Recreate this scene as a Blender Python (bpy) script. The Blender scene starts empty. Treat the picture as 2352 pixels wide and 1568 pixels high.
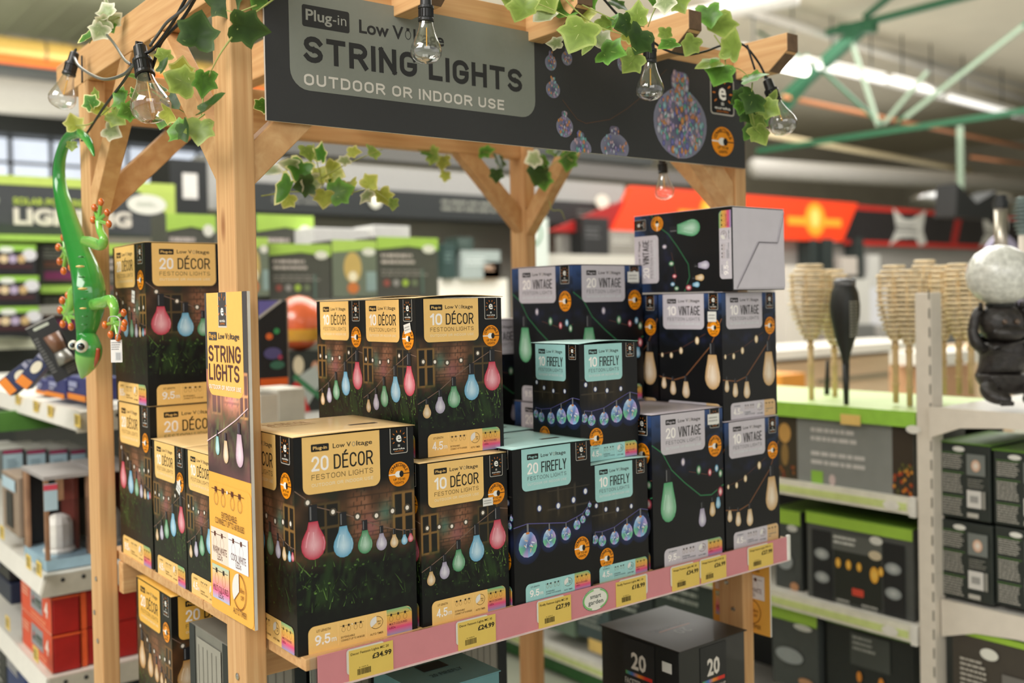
import bpy, bmesh, math, random
import numpy as np
from mathutils import Vector, Matrix
random.seed(7)
C = bpy.context.scene.collection
# ------------------------------------------------------------------ camera, light, exposure
CAM = Vector((0, 0, 1.6))
YAW, PIT, ROL, FPX, CY = 0.907531359, 0.014716822, 0.0204921941, 2327.52, 729.84
_f = Vector((math.cos(YAW)*math.cos(PIT), math.sin(YAW)*math.cos(PIT), -math.sin(PIT)))
_r = _f.cross(Vector((0, 0, 1))).normalized(); _d = _f.cross(_r)
_c, _s = math.cos(ROL), math.sin(ROL)
RT = _c*_r + _s*_d; DN = -_s*_r + _c*_d; FW = _f
cd = bpy.data.cameras.new('camera'); cam = bpy.data.objects.new('camera', cd); C.objects.link(cam)
cam.matrix_world = Matrix.Translation(CAM) @ Matrix((RT, -DN, -FW)).transposed().to_4x4()
cd.sensor_width = 36; cd.lens = FPX/2352*36; cd.shift_y = -(784-CY)/2352
cd.clip_start = .05; cd.clip_end = 100
cd.dof.use_dof = True; cd.dof.focus_distance = 1.74; cd.dof.aperture_fstop = 2.35
bpy.context.scene.camera = cam
vs = bpy.context.scene.view_settings
vs.view_transform = 'Standard'; vs.look = 'None'; vs.gamma = 1; vs.use_curve_mapping = False; vs.exposure = 0.0
w = bpy.data.worlds.new('daylight'); bpy.context.scene.world = w; w.use_nodes = True
w.node_tree.nodes['Background'].inputs[0].default_value = (1, .98, .95, 1)
w.node_tree.nodes['Background'].inputs[1].default_value = .62
def area(name, loc, target, sx, sy, power, col=(1, 1, 1)):
    l = bpy.data.lights.new(name, 'AREA'); l.shape = 'RECTANGLE'; l.size = sx; l.size_y = sy; l.energy = power; l.color = col
    o = bpy.data.objects.new(name, l); C.objects.link(o); o.location = loc
    o.rotation_euler = (Vector(target)-Vector(loc)).to_track_quat('-Z', 'Y').to_euler(); return o
area('rooflight_lamp', (-3.2, 1.2, 4.9), (1.2, 1.8, 1.2), 4.0, 3.0, 400, (1, .97, .93))
area('front_fill_lamp', (-1.5, -3.5, 3.6), (1.2, 2, 1.3), 4.0, 2.5, 95, (1, .97, .92))  # added fill for the front faces, no window is built here
area('back_fill_lamp', (3.5, 5.8, 5.3), (4.0, 7, 0), 6.0, 6.0, 620, (1, .98, .95))  # fill light added over the middle distance, no roof opening behind it
area('far_fill_lamp', (10, 7.5, 5.3), (9.5, 8, 0), 9.0, 8.0, 900, (1, .98, .95))  # extra fill added to brighten the far right background
area('ceiling_fill_right', (13, 8.5, 3.9), (13, 8.5, 9), 14.0, 9.0, 250, (1, .98, .94))  # unseen upward fill, added to brighten the beige ceiling
area('ceiling_fill_left', (2.5, 11.0, 3.9), (3.0, 11.5, 9), 9.0, 5.0, 430, (1, .98, .92))  # unseen upward fill, added to lift the olive ceiling
# ------------------------------------------------------------------ pixel -> place on a known plane
def P(px, py, x=None, y=None, z=None, d=None):
    r = RT*((px-1176)/FPX) + DN*((py-CY)/FPX) + FW
    if x is not None: k = (x-CAM.x)/r.x
    elif y is not None: k = (y-CAM.y)/r.y
    elif z is not None: k = (z-CAM.z)/r.z
    else: k = d
    return CAM + r*k
# ------------------------------------------------------------------ materials
def lin(c):
    return [((v/255)/12.92 if v/255 <= .04045 else ((v/255+.055)/1.055)**2.4) for v in c[:3]]
_m = {}
def M(name, col, rough=.5, metal=0., var=.08, scale=30., bump=0., coat=0., emit=0., aniso=(1, 1, 1), spec=.5):
    if name in _m: return _m[name]
    m = bpy.data.materials.new(name); m.use_nodes = True; nt = m.node_tree; b = nt.nodes['Principled BSDF']
    a = lin(col)
    tc = nt.nodes.new('ShaderNodeTexCoord'); mp = nt.nodes.new('ShaderNodeMapping'); mp.inputs['Scale'].default_value = aniso
    n = nt.nodes.new('ShaderNodeTexNoise'); n.inputs['Scale'].default_value = scale; n.inputs['Detail'].default_value = 4
    r = nt.nodes.new('ShaderNodeValToRGB'); e = r.color_ramp.elements
    e[0].position = .3; e[1].position = .7
    e[0].color = [v*(1-var) for v in a]+[1]; e[1].color = [min(1, v*(1+var)) for v in a]+[1]
    L = nt.links.new
    L(tc.outputs['Object'], mp.inputs[0]); L(mp.outputs[0], n.inputs['Vector']); L(n.outputs['Fac'], r.inputs[0]); L(r.outputs[0], b.inputs['Base Color'])
    b.inputs['Roughness'].default_value = rough; b.inputs['Metallic'].default_value = metal
    b.inputs['Coat Weight'].default_value = coat; b.inputs['Specular IOR Level'].default_value = spec
    if bump:
        bp = nt.nodes.new('ShaderNodeBump'); bp.inputs['Strength'].default_value = bump; bp.inputs['Distance'].default_value = .004
        L(n.outputs['Fac'], bp.inputs['Height']); L(bp.outputs[0], b.inputs['Normal'])
    if emit:
        L(r.outputs[0], b.inputs['Emission Color']); b.inputs['Emission Strength'].default_value = emit
    _m[name] = m; return m
def wood(axis):
    name = 'pine_'+axis
    if name in _m: return _m[name]
    m = bpy.data.materials.new(name); m.use_nodes = True; nt = m.node_tree; b = nt.nodes['Principled BSDF']; L = nt.links.new
    tc = nt.nodes.new('ShaderNodeTexCoord'); mp = nt.nodes.new('ShaderNodeMapping')
    s = {'x': (2.2, 60, 60), 'y': (60, 2.2, 60), 'z': (60, 60, 2.2), 'd': (22, 22, 22)}[axis]
    mp.inputs['Scale'].default_value = s
    n = nt.nodes.new('ShaderNodeTexNoise'); n.inputs['Scale'].default_value = 1.6; n.inputs['Detail'].default_value = 6; n.inputs['Distortion'].default_value = .35
    r = nt.nodes.new('ShaderNodeValToRGB'); e = r.color_ramp.elements
    e[0].position = .25; e[1].position = .75
    e[0].color = lin((188, 140, 92))+[1]; e[1].color = lin((216, 176, 126))+[1]
    x = e.new(.5); x.color = lin((203, 158, 108))+[1]
    n2 = nt.nodes.new('ShaderNodeTexNoise'); n2.inputs['Scale'].default_value = 3; n2.inputs['Detail'].default_value = 2
    # knots: sparse dark cells, slightly drawn out along the grain
    mp2 = nt.nodes.new('ShaderNodeMapping'); mp2.inputs['Scale'].default_value = {'x': (2.6, 7, 7), 'y': (7, 2.6, 7), 'z': (7, 7, 2.6), 'd': (5, 5, 5)}[axis]
    v = nt.nodes.new('ShaderNodeTexVoronoi'); v.inputs['Scale'].default_value = 1.1
    kr = nt.nodes.new('ShaderNodeValToRGB'); kr.color_ramp.elements[0].position = .05; kr.color_ramp.elements[1].position = .11
    kr.color_ramp.elements[0].color = lin((150, 96, 56))+[1]; kr.color_ramp.elements[1].color = (1, 1, 1, 1)
    mx = nt.nodes.new('ShaderNodeMix'); mx.data_type = 'RGBA'; mx.blend_type = 'MULTIPLY'; mx.inputs[0].default_value = .75
    L(tc.outputs['Object'], mp.inputs[0]); L(tc.outputs['Object'], mp2.inputs[0]); L(mp.outputs[0], n.inputs['Vector']); L(mp2.outputs[0], v.inputs['Vector'])
    L(n.outputs['Fac'], r.inputs[0]); L(v.outputs['Distance'], kr.inputs[0])
    L(r.outputs[0], mx.inputs[6]); L(kr.outputs[0], mx.inputs[7]); L(mx.outputs[2], b.inputs['Base Color'])
    bp = nt.nodes.new('ShaderNodeBump'); bp.inputs['Strength'].default_value = .15; bp.inputs['Distance'].default_value = .002
    L(n.outputs['Fac'], bp.inputs['Height']); L(bp.outputs[0], b.inputs['Normal'])
    b.inputs['Roughness'].default_value = .55; b.inputs['Specular IOR Level'].default_value = .3
    _m[name] = m; return m
def attr_mat(name, rough, coat=0., spec=.5, var=.06, scale=90):
    if name in _m: return _m[name]
    m = bpy.data.materials.new(name); m.use_nodes = True; nt = m.node_tree; b = nt.nodes['Principled BSDF']; L = nt.links.new
    a = nt.nodes.new('ShaderNodeAttribute'); a.attribute_name = 'Col'
    tc = nt.nodes.new('ShaderNodeTexCoord'); n = nt.nodes.new('ShaderNodeTexNoise'); n.inputs['Scale'].default_value = scale
    mr = nt.nodes.new('ShaderNodeMapRange'); mr.inputs['To Min'].default_value = 1-var; mr.inputs['To Max'].default_value = 1+var
    mx = nt.nodes.new('ShaderNodeVectorMath'); mx.operation = 'SCALE'
    L(tc.outputs['Object'], n.inputs['Vector']); L(n.outputs['Fac'], mr.inputs[0]); L(a.outputs['Color'], mx.inputs[0]); L(mr.outputs[0], mx.inputs['Scale']); L(mx.outputs[0], b.inputs['Base Color'])
    b.inputs['Roughness'].default_value = rough; b.inputs['Coat Weight'].default_value = coat; b.inputs['Specular IOR Level'].default_value = spec
    if name == 'leaf_skin':
        b.inputs['Subsurface Weight'].default_value = 0
        tr = nt.nodes.new('ShaderNodeBsdfTranslucent'); ms = nt.nodes.new('ShaderNodeMixShader'); ms.inputs[0].default_value = .3
        out = nt.nodes['Material Output']; L(mx.outputs[0], tr.inputs[0]); L(b.outputs[0], ms.inputs[1]); L(tr.outputs[0], ms.inputs[2]); L(ms.outputs[0], out.inputs[0])
    _m[name] = m; return m
def glass(name, tint=(1, 1, 1), refl=.12):
    if name in _m: return _m[name]
    m = bpy.data.materials.new(name); m.use_nodes = True; nt = m.node_tree; L = nt.links.new
    nt.nodes.remove(nt.nodes['Principled BSDF']); out = nt.nodes['Material Output']
    t = nt.nodes.new('ShaderNodeBsdfTransparent'); t.inputs[0].default_value = (*tint, 1)
    g = nt.nodes.new('ShaderNodeBsdfGlossy'); g.inputs['Roughness'].default_value = .04
    lw = nt.nodes.new('ShaderNodeLayerWeight'); lw.inputs[0].default_value = .35
    mr = nt.nodes.new('ShaderNodeMapRange'); mr.inputs['To Min'].default_value = refl; mr.inputs['To Max'].default_value = .85
    ms = nt.nodes.new('ShaderNodeMixShader')
    L(lw.outputs['Facing'], mr.inputs[0]); L(mr.outputs[0], ms.inputs[0]); L(t.outputs[0], ms.inputs[1]); L(g.outputs[0], ms.inputs[2]); L(ms.outputs[0], out.inputs[0])
    _m[name] = m; return m
INK = attr_mat('printed_card', .42, coat=.06, var=.04, spec=.3)
MATT_INK = attr_mat('matt_print', .6, spec=.25, var=.04)
LEAF = attr_mat('leaf_skin', .42, var=.18, scale=60)
ENAMEL = attr_mat('enamel_paint', .18, coat=.6, var=.1, scale=40)
FAR_INK = attr_mat('shelf_print', .5, var=.08, scale=20)
# ------------------------------------------------------------------ objects, parts, tags
def plain(n): return n
def mesh_obj(name, verts, faces, mat, parent=None, smooth=False, cols=None, loc=None, bevel=0):
    me = bpy.data.meshes.new(name); me.from_pydata([tuple(v) for v in verts], [], faces); me.update()
    if cols is not None:
        ca = me.color_attributes.new('Col', 'FLOAT_COLOR', 'POINT')
        ca.data.foreach_set('color', np.array(cols, dtype=np.float32).ravel())
    if isinstance(mat, (list, tuple)):
        for q in mat: me.materials.append(q)
    else: me.materials.append(mat)
    if smooth: me.polygons.foreach_set('use_smooth', [True]*len(me.polygons))
    o = bpy.data.objects.new(name, me); C.objects.link(o)
    if parent: o.parent = parent
    if loc is not None: o.location = loc
    if bevel:
        b = o.modifiers.new('bevel', 'BEVEL'); b.width = bevel; b.segments = 2; b.limit_method = 'ANGLE'
    return o
class MB:
    def __init__(s): s.v = []; s.f = []
    def add(s, v, f):
        n = len(s.v); s.v += [Vector(q) for q in v]; s.f += [tuple(i+n for i in q) for q in f]; return s
    def box(s, a, b):
        x0, y0, z0 = a; x1, y1, z1 = b
        return s.add([(x0,y0,z0),(x1,y0,z0),(x1,y1,z0),(x0,y1,z0),(x0,y0,z1),(x1,y0,z1),(x1,y1,z1),(x0,y1,z1)],
                     [(0,3,2,1),(4,5,6,7),(0,1,5,4),(1,2,6,5),(2,3,7,6),(3,0,4,7)])
    def prism(s, poly, vec):
        n = len(poly); vec = Vector(vec); p = [Vector(q) for q in poly]
        return s.add(p+[q+vec for q in p], [tuple(range(n))[::-1], tuple(range(n, 2*n))]+[(i, (i+1) % n, n+(i+1) % n, n+i) for i in range(n)])
    def sweep(s, pts, rad, seg=10, caps=True, flat=1.0):
        pts = [Vector(p) for p in pts]; n = len(pts)
        if not hasattr(rad, '__len__'): rad = [rad]*n
        t = [(pts[min(i+1, n-1)]-pts[max(i-1, 0)]).normalized() for i in range(n)]
        u = t[0].orthogonal().normalized(); v = []; f = []
        for i in range(n):
            u = (u-t[i]*u.dot(t[i])); u = u.normalized() if u.length > 1e-6 else t[i].orthogonal().normalized()
            w_ = t[i].cross(u)
            for k in range(seg):
                a = 2*math.pi*k/seg; v.append(pts[i]+(u*math.cos(a)+w_*math.sin(a))*rad[i])
        for i in range(n-1):
            for k in range(seg):
                f.append((i*seg+k, i*seg+(k+1) % seg, (i+1)*seg+(k+1) % seg, (i+1)*seg+k))
        if caps: f += [tuple(range(seg))[::-1], tuple(range((n-1)*seg, n*seg))]
        return s.add(v, f)
    def lathe(s, prof, seg=24, M4=None, caps=False):
        v = []; f = []; n = len(prof)
        for r, z in prof:
            for k in range(seg):
                a = 2*math.pi*k/seg; q = Vector((r*math.cos(a), r*math.sin(a), z)); v.append(M4 @ q if M4 else q)
        for i in range(n-1):
            for k in range(seg):
                f.append((i*seg+k, i*seg+(k+1) % seg, (i+1)*seg+(k+1) % seg, (i+1)*seg+k))
        if caps: f += [tuple(range(seg))[::-1], tuple(range((n-1)*seg, n*seg))]
        return s.add(v, f)
    def ball(s, c, r, seg=14, sc=(1, 1, 1)):
        pr = [(max(1e-5, math.sin(math.pi*i/8)), -math.cos(math.pi*i/8)) for i in range(9)]
        return s.lathe(pr, seg, Matrix.Translation(c) @ Matrix.Diagonal((r*sc[0], r*sc[1], r*sc[2], 1)))
    def build(s, name, mat, parent=None, smooth=False, bevel=0, loc=None):
        return mesh_obj(name, s.v, s.f, mat, parent, smooth, bevel=bevel, loc=loc)
def tag(o, label=None, cat=None, group=None, kind=None):
    if label: o['label'] = label
    if cat: o['category'] = cat
    if group: o['group'] = group
    if kind: o['kind'] = kind
    return o
def thing(name, label, cat, loc=(0, 0, 0), rz=0, group=None):
    o = bpy.data.objects.new(name, None); C.objects.link(o); o.location = loc; o.rotation_euler = (0, 0, rz)
    o.empty_display_size = .05
    return tag(o, label, cat, group)
def struct(name, mb, mat, **k): return tag(mb.build(name, mat, **k), kind='structure')
def smooth_path(pts, n=8):
    p = [Vector(q) for q in pts]; p = [2*p[0]-p[1]]+p+[2*p[-1]-p[-2]]; out = []
    for i in range(1, len(p)-2):
        for k in range(n):
            t = k/n; out.append(.5*((2*p[i])+(-p[i-1]+p[i+1])*t+(2*p[i-1]-5*p[i]+4*p[i+1]-p[i+2])*t*t+(-p[i-1]+3*p[i]-3*p[i+1]+p[i+2])*t**3))
    return out+[p[-2]]
# ------------------------------------------------------------------ flat print: coloured shapes on a face, u right, v up, metres
_tc = {}
def glyphs(s, bold, res):
    k = (s, bold, res)
    if k not in _tc:
        c = bpy.data.curves.new('t', 'FONT'); c.body = s; c.size = 1; c.offset = bold; c.resolution_u = res; c.dimensions = '2D'; c.fill_mode = 'FRONT'
        o = bpy.data.objects.new('t', c); C.objects.link(o); dg = bpy.context.evaluated_depsgraph_get(); dg.update()
        me = bpy.data.meshes.new_from_object(o.evaluated_get(dg))
        v = [(q.co.x, q.co.y) for q in me.vertices]; f = [tuple(p.vertices) for p in me.polygons]
        bpy.data.objects.remove(o); bpy.data.meshes.remove(me); bpy.data.curves.remove(c)
        xs = [q[0] for q in v] or [0]; ys = [q[1] for q in v] or [0]
        _tc[k] = (v, f, min(xs), max(xs), min(ys), max(ys))
    return _tc[k]
def _arc(cx, cy, rx, ry, a0, a1, n=9): return [(cx+rx*math.cos(math.radians(a0+(a1-a0)*i/n)), cy+ry*math.sin(math.radians(a0+(a1-a0)*i/n))) for i in range(n+1)]
_O = [_arc(.3, .7, .3, .3, 0, 180)+_arc(.3, .3, .3, .3, 180, 360)+[(.6, .7)]]
_P = [(0, 0), (0, 1)]+_arc(.32, .74, .27, .26, 90, -90)+[(0, .48)]
SF = {'O': _O, '0': _O, 'D': [[(0, .5), (0, 1)]+_arc(.28, .68, .32, .32, 90, 0)+_arc(.28, .32, .32, .32, 0, -90)+[(0, 0), (0, .5)]], 'C': [_arc(.3, .7, .3, .3, 15, 180)+_arc(.3, .3, .3, .3, 180, 345)],
 'E': [[(.5, 1), (0, 1), (0, 0), (.5, 0)], [(0, .52), (.44, .52)]], 'F': [[(.5, 1), (0, 1), (0, 0)], [(0, .52), (.44, .52)]], 'G': [_arc(.3, .7, .3, .3, 15, 180)+_arc(.3, .3, .3, .3, 180, 360)+[(.6, .46), (.34, .46)]],
 'H': [[(0, 0), (0, 1)], [(.58, 0), (.58, 1)], [(0, .52), (.58, .52)]], 'I': [[(0, 0), (0, 1)]], 'L': [[(0, 1), (0, 0), (.46, 0)]], 'N': [[(0, 0), (0, 1), (.58, 0), (.58, 1)]], 'P': [_P], 'R': [_P, [(.32, .48), (.6, 0)]],
 'S': [_arc(.29, .745, .28, .255, 20, 270)+_arc(.29, .25, .29, .25, 88, -160)], 'T': [[(0, 1), (.6, 1)], [(.3, 0), (.3, 1)]], 'U': [[(0, 1)]+_arc(.29, .3, .29, .3, 180, 360)+[(.58, 1)]], 'V': [[(0, 1), (.3, 0), (.6, 1)]],
 'Y': [[(0, 1), (.3, .46), (.6, 1)], [(.3, .46), (.3, 0)]], 'A': [[(0, 0), (.3, 1), (.6, 0)], [(.1, .3), (.5, .3)]], 'B': [_arc(.3, .76, .24, .24, -90, 90)+[(0, 1), (0, 0)]+_arc(.3, .26, .28, .26, -90, 90)+[(0, .52)]], 'M': [[(0, 0), (0, 1), (.36, .3), (.72, 1), (.72, 0)]],
 'W': [[(0, 1), (.2, 0), (.42, .9), (.64, 0), (.84, 1)]], 'K': [[(0, 0), (0, 1)], [(.55, 1), (0, .4)], [(.2, .6), (.6, 0)]], 'X': [[(0, 0), (.6, 1)], [(0, 1), (.6, 0)]], '1': [[(0, .78), (.26, 1), (.26, 0)]],
 '2': [_arc(.29, .71, .29, .29, 170, -25)+[(0, 0), (.58, 0)]], '4': [[(.45, 0), (.45, 1), (0, .25), (.62, .25)]], '5': [[(.52, 1), (.06, 1), (.03, .55)]+_arc(.27, .31, .29, .31, 120, -155)], '6': [_arc(.3, .3, .29, .3, 0, 360, 16)+[(.59, .3)], [(.02, .36)]+_arc(.5, .5, .48, .5, 165, 95)],
 '9': [_arc(.3, .7, .29, .3, 0, 360, 16)+[(.59, .7)], [(.58, .64)]+_arc(.1, .5, .48, .5, -15, -85)], '8': [_arc(.29, .25, .29, .25, 90, 450, 16), _arc(.29, .75, .25, .25, -90, 270, 16)], '3': [_arc(.27, .75, .25, .25, 150, -90)+_arc(.27, .26, .29, .26, 90, -150)], '7': [[(0, 1), (.56, 1), (.16, 0)]], '.': [[(0, -.02), (0, .07)]], ':': [[(0, .1), (0, .2)], [(0, .6), (0, .7)]], '-': [[(0, .4), (.3, .4)]]}
SF['É'] = SF['E']+[[(.2, 1.14), (.36, 1.28)]]
class Art:
    def __init__(s, step=.00012): s.v = []; s.c = []; s.f = []; s.z = step; s.st = step; s.inc = step*.02 if step >= .0006 else 8e-7
    def up(s): s.z += s.st; return s
    def poly(s, pts, col, faces=None):
        n = len(s.v); s.v += [(p[0], p[1], s.z) for p in pts]
        if hasattr(col[0], '__len__'): s.c += [lin(q)+[1] for q in col]
        else: s.c += [lin(col)+[1]]*len(pts)
        s.f += [tuple(i+n for i in q) for q in (faces or [tuple(range(len(pts)))])]; s.z += s.inc; return s
    def rect(s, x0, y0, x1, y1, col, r=0., top=True, bot=True):
        if not r: return s.poly([(x0, y0), (x1, y0), (x1, y1), (x0, y1)], col)
        p = []
        for cx, cy, a0, on in ((x1-r, y0+r, -90, bot), (x1-r, y1-r, 0, top), (x0+r, y1-r, 90, top), (x0+r, y0+r, 180, bot)):
            if on: p += [(cx+r*math.cos(math.radians(a0+t*15)), cy+r*math.sin(math.radians(a0+t*15))) for t in range(7)]
            else: p.append((cx+(r if cx > (x0+x1)/2 else -r), cy+(r if cy > (y0+y1)/2 else -r)))
        return s.poly(p, col)
    def ell(s, cx, cy, rx, ry, col, mid=None, n=24, seg=None):
        a0, a1 = seg or (0, 2*math.pi)
        pts = [(cx, cy)]+[(cx+rx*math.cos(a0+(a1-a0)*i/n), cy+ry*math.sin(a0+(a1-a0)*i/n)) for i in range(n+1)]
        cols = [mid or col]+[col]*(n+1)
        return s.poly(pts, cols, [(0, i, i+1) for i in range(1, n+1)])
    def ring(s, cx, cy, rx, ry, t, col, n=24, a0=0, a1=2*math.pi, ty=None):
        ty = t if ty is None else ty
        p = []
        for i in range(n+1):
            a = a0+(a1-a0)*i/n; p += [(cx+rx*math.cos(a), cy+ry*math.sin(a)), (cx+(rx-t)*math.cos(a), cy+(ry-ty)*math.sin(a))]
        return s.poly(p, col, [(2*i, 2*i+2, 2*i+3, 2*i+1) for i in range(n)])
    def line(s, pts, w_, col):
        for (a, b), (c, d) in zip(pts[:-1], pts[1:]):
            l = math.hypot(c-a, d-b) or 1; nx, ny = -(d-b)/l*w_/2, (c-a)/l*w_/2
            s.poly([(a-nx, b-ny), (c-nx, d-ny), (c+nx, d+ny), (a+nx, b+ny)], col)
        return s
    def text(s, t, x, y, h, col, fit=None, bold=.012, res=2, al='l', rot=0):
        """cap height about h, left baseline at x,y; fit = total width"""
        v, f, x0, x1, y0, y1 = glyphs(t, bold, res)
        k = h/.72; kx = (fit/(x1-x0)) if fit else k; ox = {'l': 0, 'c': -(x1-x0)*kx/2, 'r': -(x1-x0)*kx}[al]
        ca, sa = math.cos(rot), math.sin(rot); pts = []
        for a, b in v:
            X, Y = (a-x0)*kx+ox, b*k; pts.append((x+X*ca-Y*sa, y+X*sa+Y*ca))
        if f: s.poly(pts, [col]*len(pts), f)
        return s
    def caps(s, t, x, y, h, col, fit=None, bold=.15, al='l', rot=0, gap=.24):
        """plain stroked capitals: one even pen width"""
        strokes = []; cx = 0
        for ch in t:
            if ch == ' ': cx += .40; continue
            g = SF[ch]; wd = max(p[0] for q in g for p in q)
            strokes += [[(p[0]+cx, p[1]) for p in q] for q in g]; cx += wd+gap+bold*.55
        cut = []; z0 = s.z
        for q in strokes:
            cur = [q[0]]
            for i in range(1, len(q)-1):
                a0 = math.atan2(q[i][1]-q[i-1][1], q[i][0]-q[i-1][0]); a1 = math.atan2(q[i+1][1]-q[i][1], q[i+1][0]-q[i][0]); da = abs((a1-a0+math.pi) % (2*math.pi)-math.pi)
                cur.append(q[i])
                if da > .8: cut.append(cur); cur = [q[i]]
            cur.append(q[-1]); cut.append(cur)
        strokes = cut
        W = cx-gap-bold*.55+bold; kx = (fit/W) if fit else h*.9; ky = h/(1+bold); ox = {'l': 0, 'c': -W*kx/2, 'r': -W*kx}[al]; ca, sa = math.cos(rot), math.sin(rot)
        for q in strokes:
            pts = [((px+bold/2)*kx+ox, (py+bold/2)*ky) for px, py in q]; n = len(pts); ww = bold*h*.5*min(1.05, max(.88, kx/ky)); L = []; R = []
            cl = abs(pts[0][0]-pts[-1][0])+abs(pts[0][1]-pts[-1][1]) < 1e-6
            def nrm(a, b):
                l = math.hypot(b[0]-a[0], b[1]-a[1]) or 1; return (-(b[1]-a[1])/l, (b[0]-a[0])/l)
            for i in range(n):
                a = nrm(pts[i-1], pts[i]) if i > 0 else (nrm(pts[-2], pts[-1]) if cl else None); b = nrm(pts[i], pts[i+1]) if i < n-1 else (nrm(pts[0], pts[1]) if cl else None)
                a = a or b; b = b or a; mx, my = a[0]+b[0], a[1]+b[1]; l2 = mx*mx+my*my
                k = min(2/max(l2, .2), 2.2); mx, my = mx*k*ww, my*k*ww
                ex = ey = 0
                if not cl and n > 1 and i in (0, n-1):
                    e = nrm(pts[0], pts[1]) if i == 0 else nrm(pts[-2], pts[-1]); sg = -1 if i == 0 else 1; ex, ey = e[1]*ww*sg, -e[0]*ww*sg
                L.append((pts[i][0]+mx+ex, pts[i][1]+my+ey)); R.append((pts[i][0]-mx+ex, pts[i][1]-my+ey))
            v = []
            for a, b in zip(R, L): v += [a, b]
            v = [(x+a*ca-b*sa, y+a*sa+b*ca) for a, b in v]
            s.poly(v, [col]*len(v), [(2*i, 2*i+2, 2*i+3, 2*i+1) for i in range(n-1)]); s.z += 1.5e-6
        s.z = z0; return s
    def grid(s, x0, y0, x1, y1, nx, ny, fn):
        u, v = np.meshgrid(np.linspace(0, 1, nx+1), np.linspace(0, 1, ny+1)); n = len(s.v)
        rgb = np.clip(fn(u, 1-v), 0, 255)/255.; L = np.where(rgb <= .04045, rgb/12.92, ((rgb+.055)/1.055)**2.4).reshape(-1, 3)
        s.v += [(x0+(x1-x0)*a, y0+(y1-y0)*b, s.z) for a, b in zip(u.ravel(), v.ravel())]; s.c += [list(q)+[1] for q in L]
        s.f += [(n+j*(nx+1)+i, n+j*(nx+1)+i+1, n+(j+1)*(nx+1)+i+1, n+(j+1)*(nx+1)+i) for j in range(ny) for i in range(nx)]
        return s
    def lines_of_text(s, x0, y0, x1, y1, n, col, seed=0, jag=.25):
        r = random.Random(seed); h = (y1-y0)/n
        for i in range(n):
            x = x0; e = x1-(x1-x0)*jag*r.random()
            while x < e:
                l = min(e-x, (x1-x0)*(.06+.16*r.random())); s.rect(x, y0+h*(i+.25), x+l, y0+h*(i+.72), col); x += l+(x1-x0)*.025
        return s
    def mesh(s, O, U, V, name='print', mat=None):
        O, U, V = Vector(O), Vector(U), Vector(V); N = U.cross(V)
        me = bpy.data.meshes.new(name); me.from_pydata([tuple(O+U*a+V*b+N*c) for a, b, c in s.v], [], s.f); me.update()
        ca = me.color_attributes.new('Col', 'FLOAT_COLOR', 'POINT'); ca.data.foreach_set('color', np.array(s.c, dtype=np.float32).ravel())
        me.materials.append(mat or INK); return me
    def on(s, name, parent, O, U, V, mat=None):
        o = bpy.data.objects.new(name, s.mesh(O, U, V, name, mat)); C.objects.link(o)
        if parent: o.parent = parent
        return o
def vnoise(u, v, fx, fy, seed=0):
    x, y = u*fx, v*fy; xi, yi = np.floor(x).astype(int), np.floor(y).astype(int); xf, yf = x-xi, y-yi
    xf = xf*xf*(3-2*xf); yf = yf*yf*(3-2*yf)
    def h(a, b):
        q = np.sin(a*127.1+b*311.7+seed*74.7)*43758.5453; return q-np.floor(q)
    return (h(xi, yi)*(1-xf)+h(xi+1, yi)*xf)*(1-yf)+(h(xi, yi+1)*(1-xf)+h(xi+1, yi+1)*xf)*yf
def ss(a, b, x):
    t = np.clip((x-a)/(b-a), 0, 1); return t*t*(3-2*t)
def band(a, b, e, x): return ss(a-e, a+e, x)*(1-ss(b-e, b+e, x))
def mixc(base, col, m):
    return base*(1-m[..., None])+np.array(col, float)*m[..., None]
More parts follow.
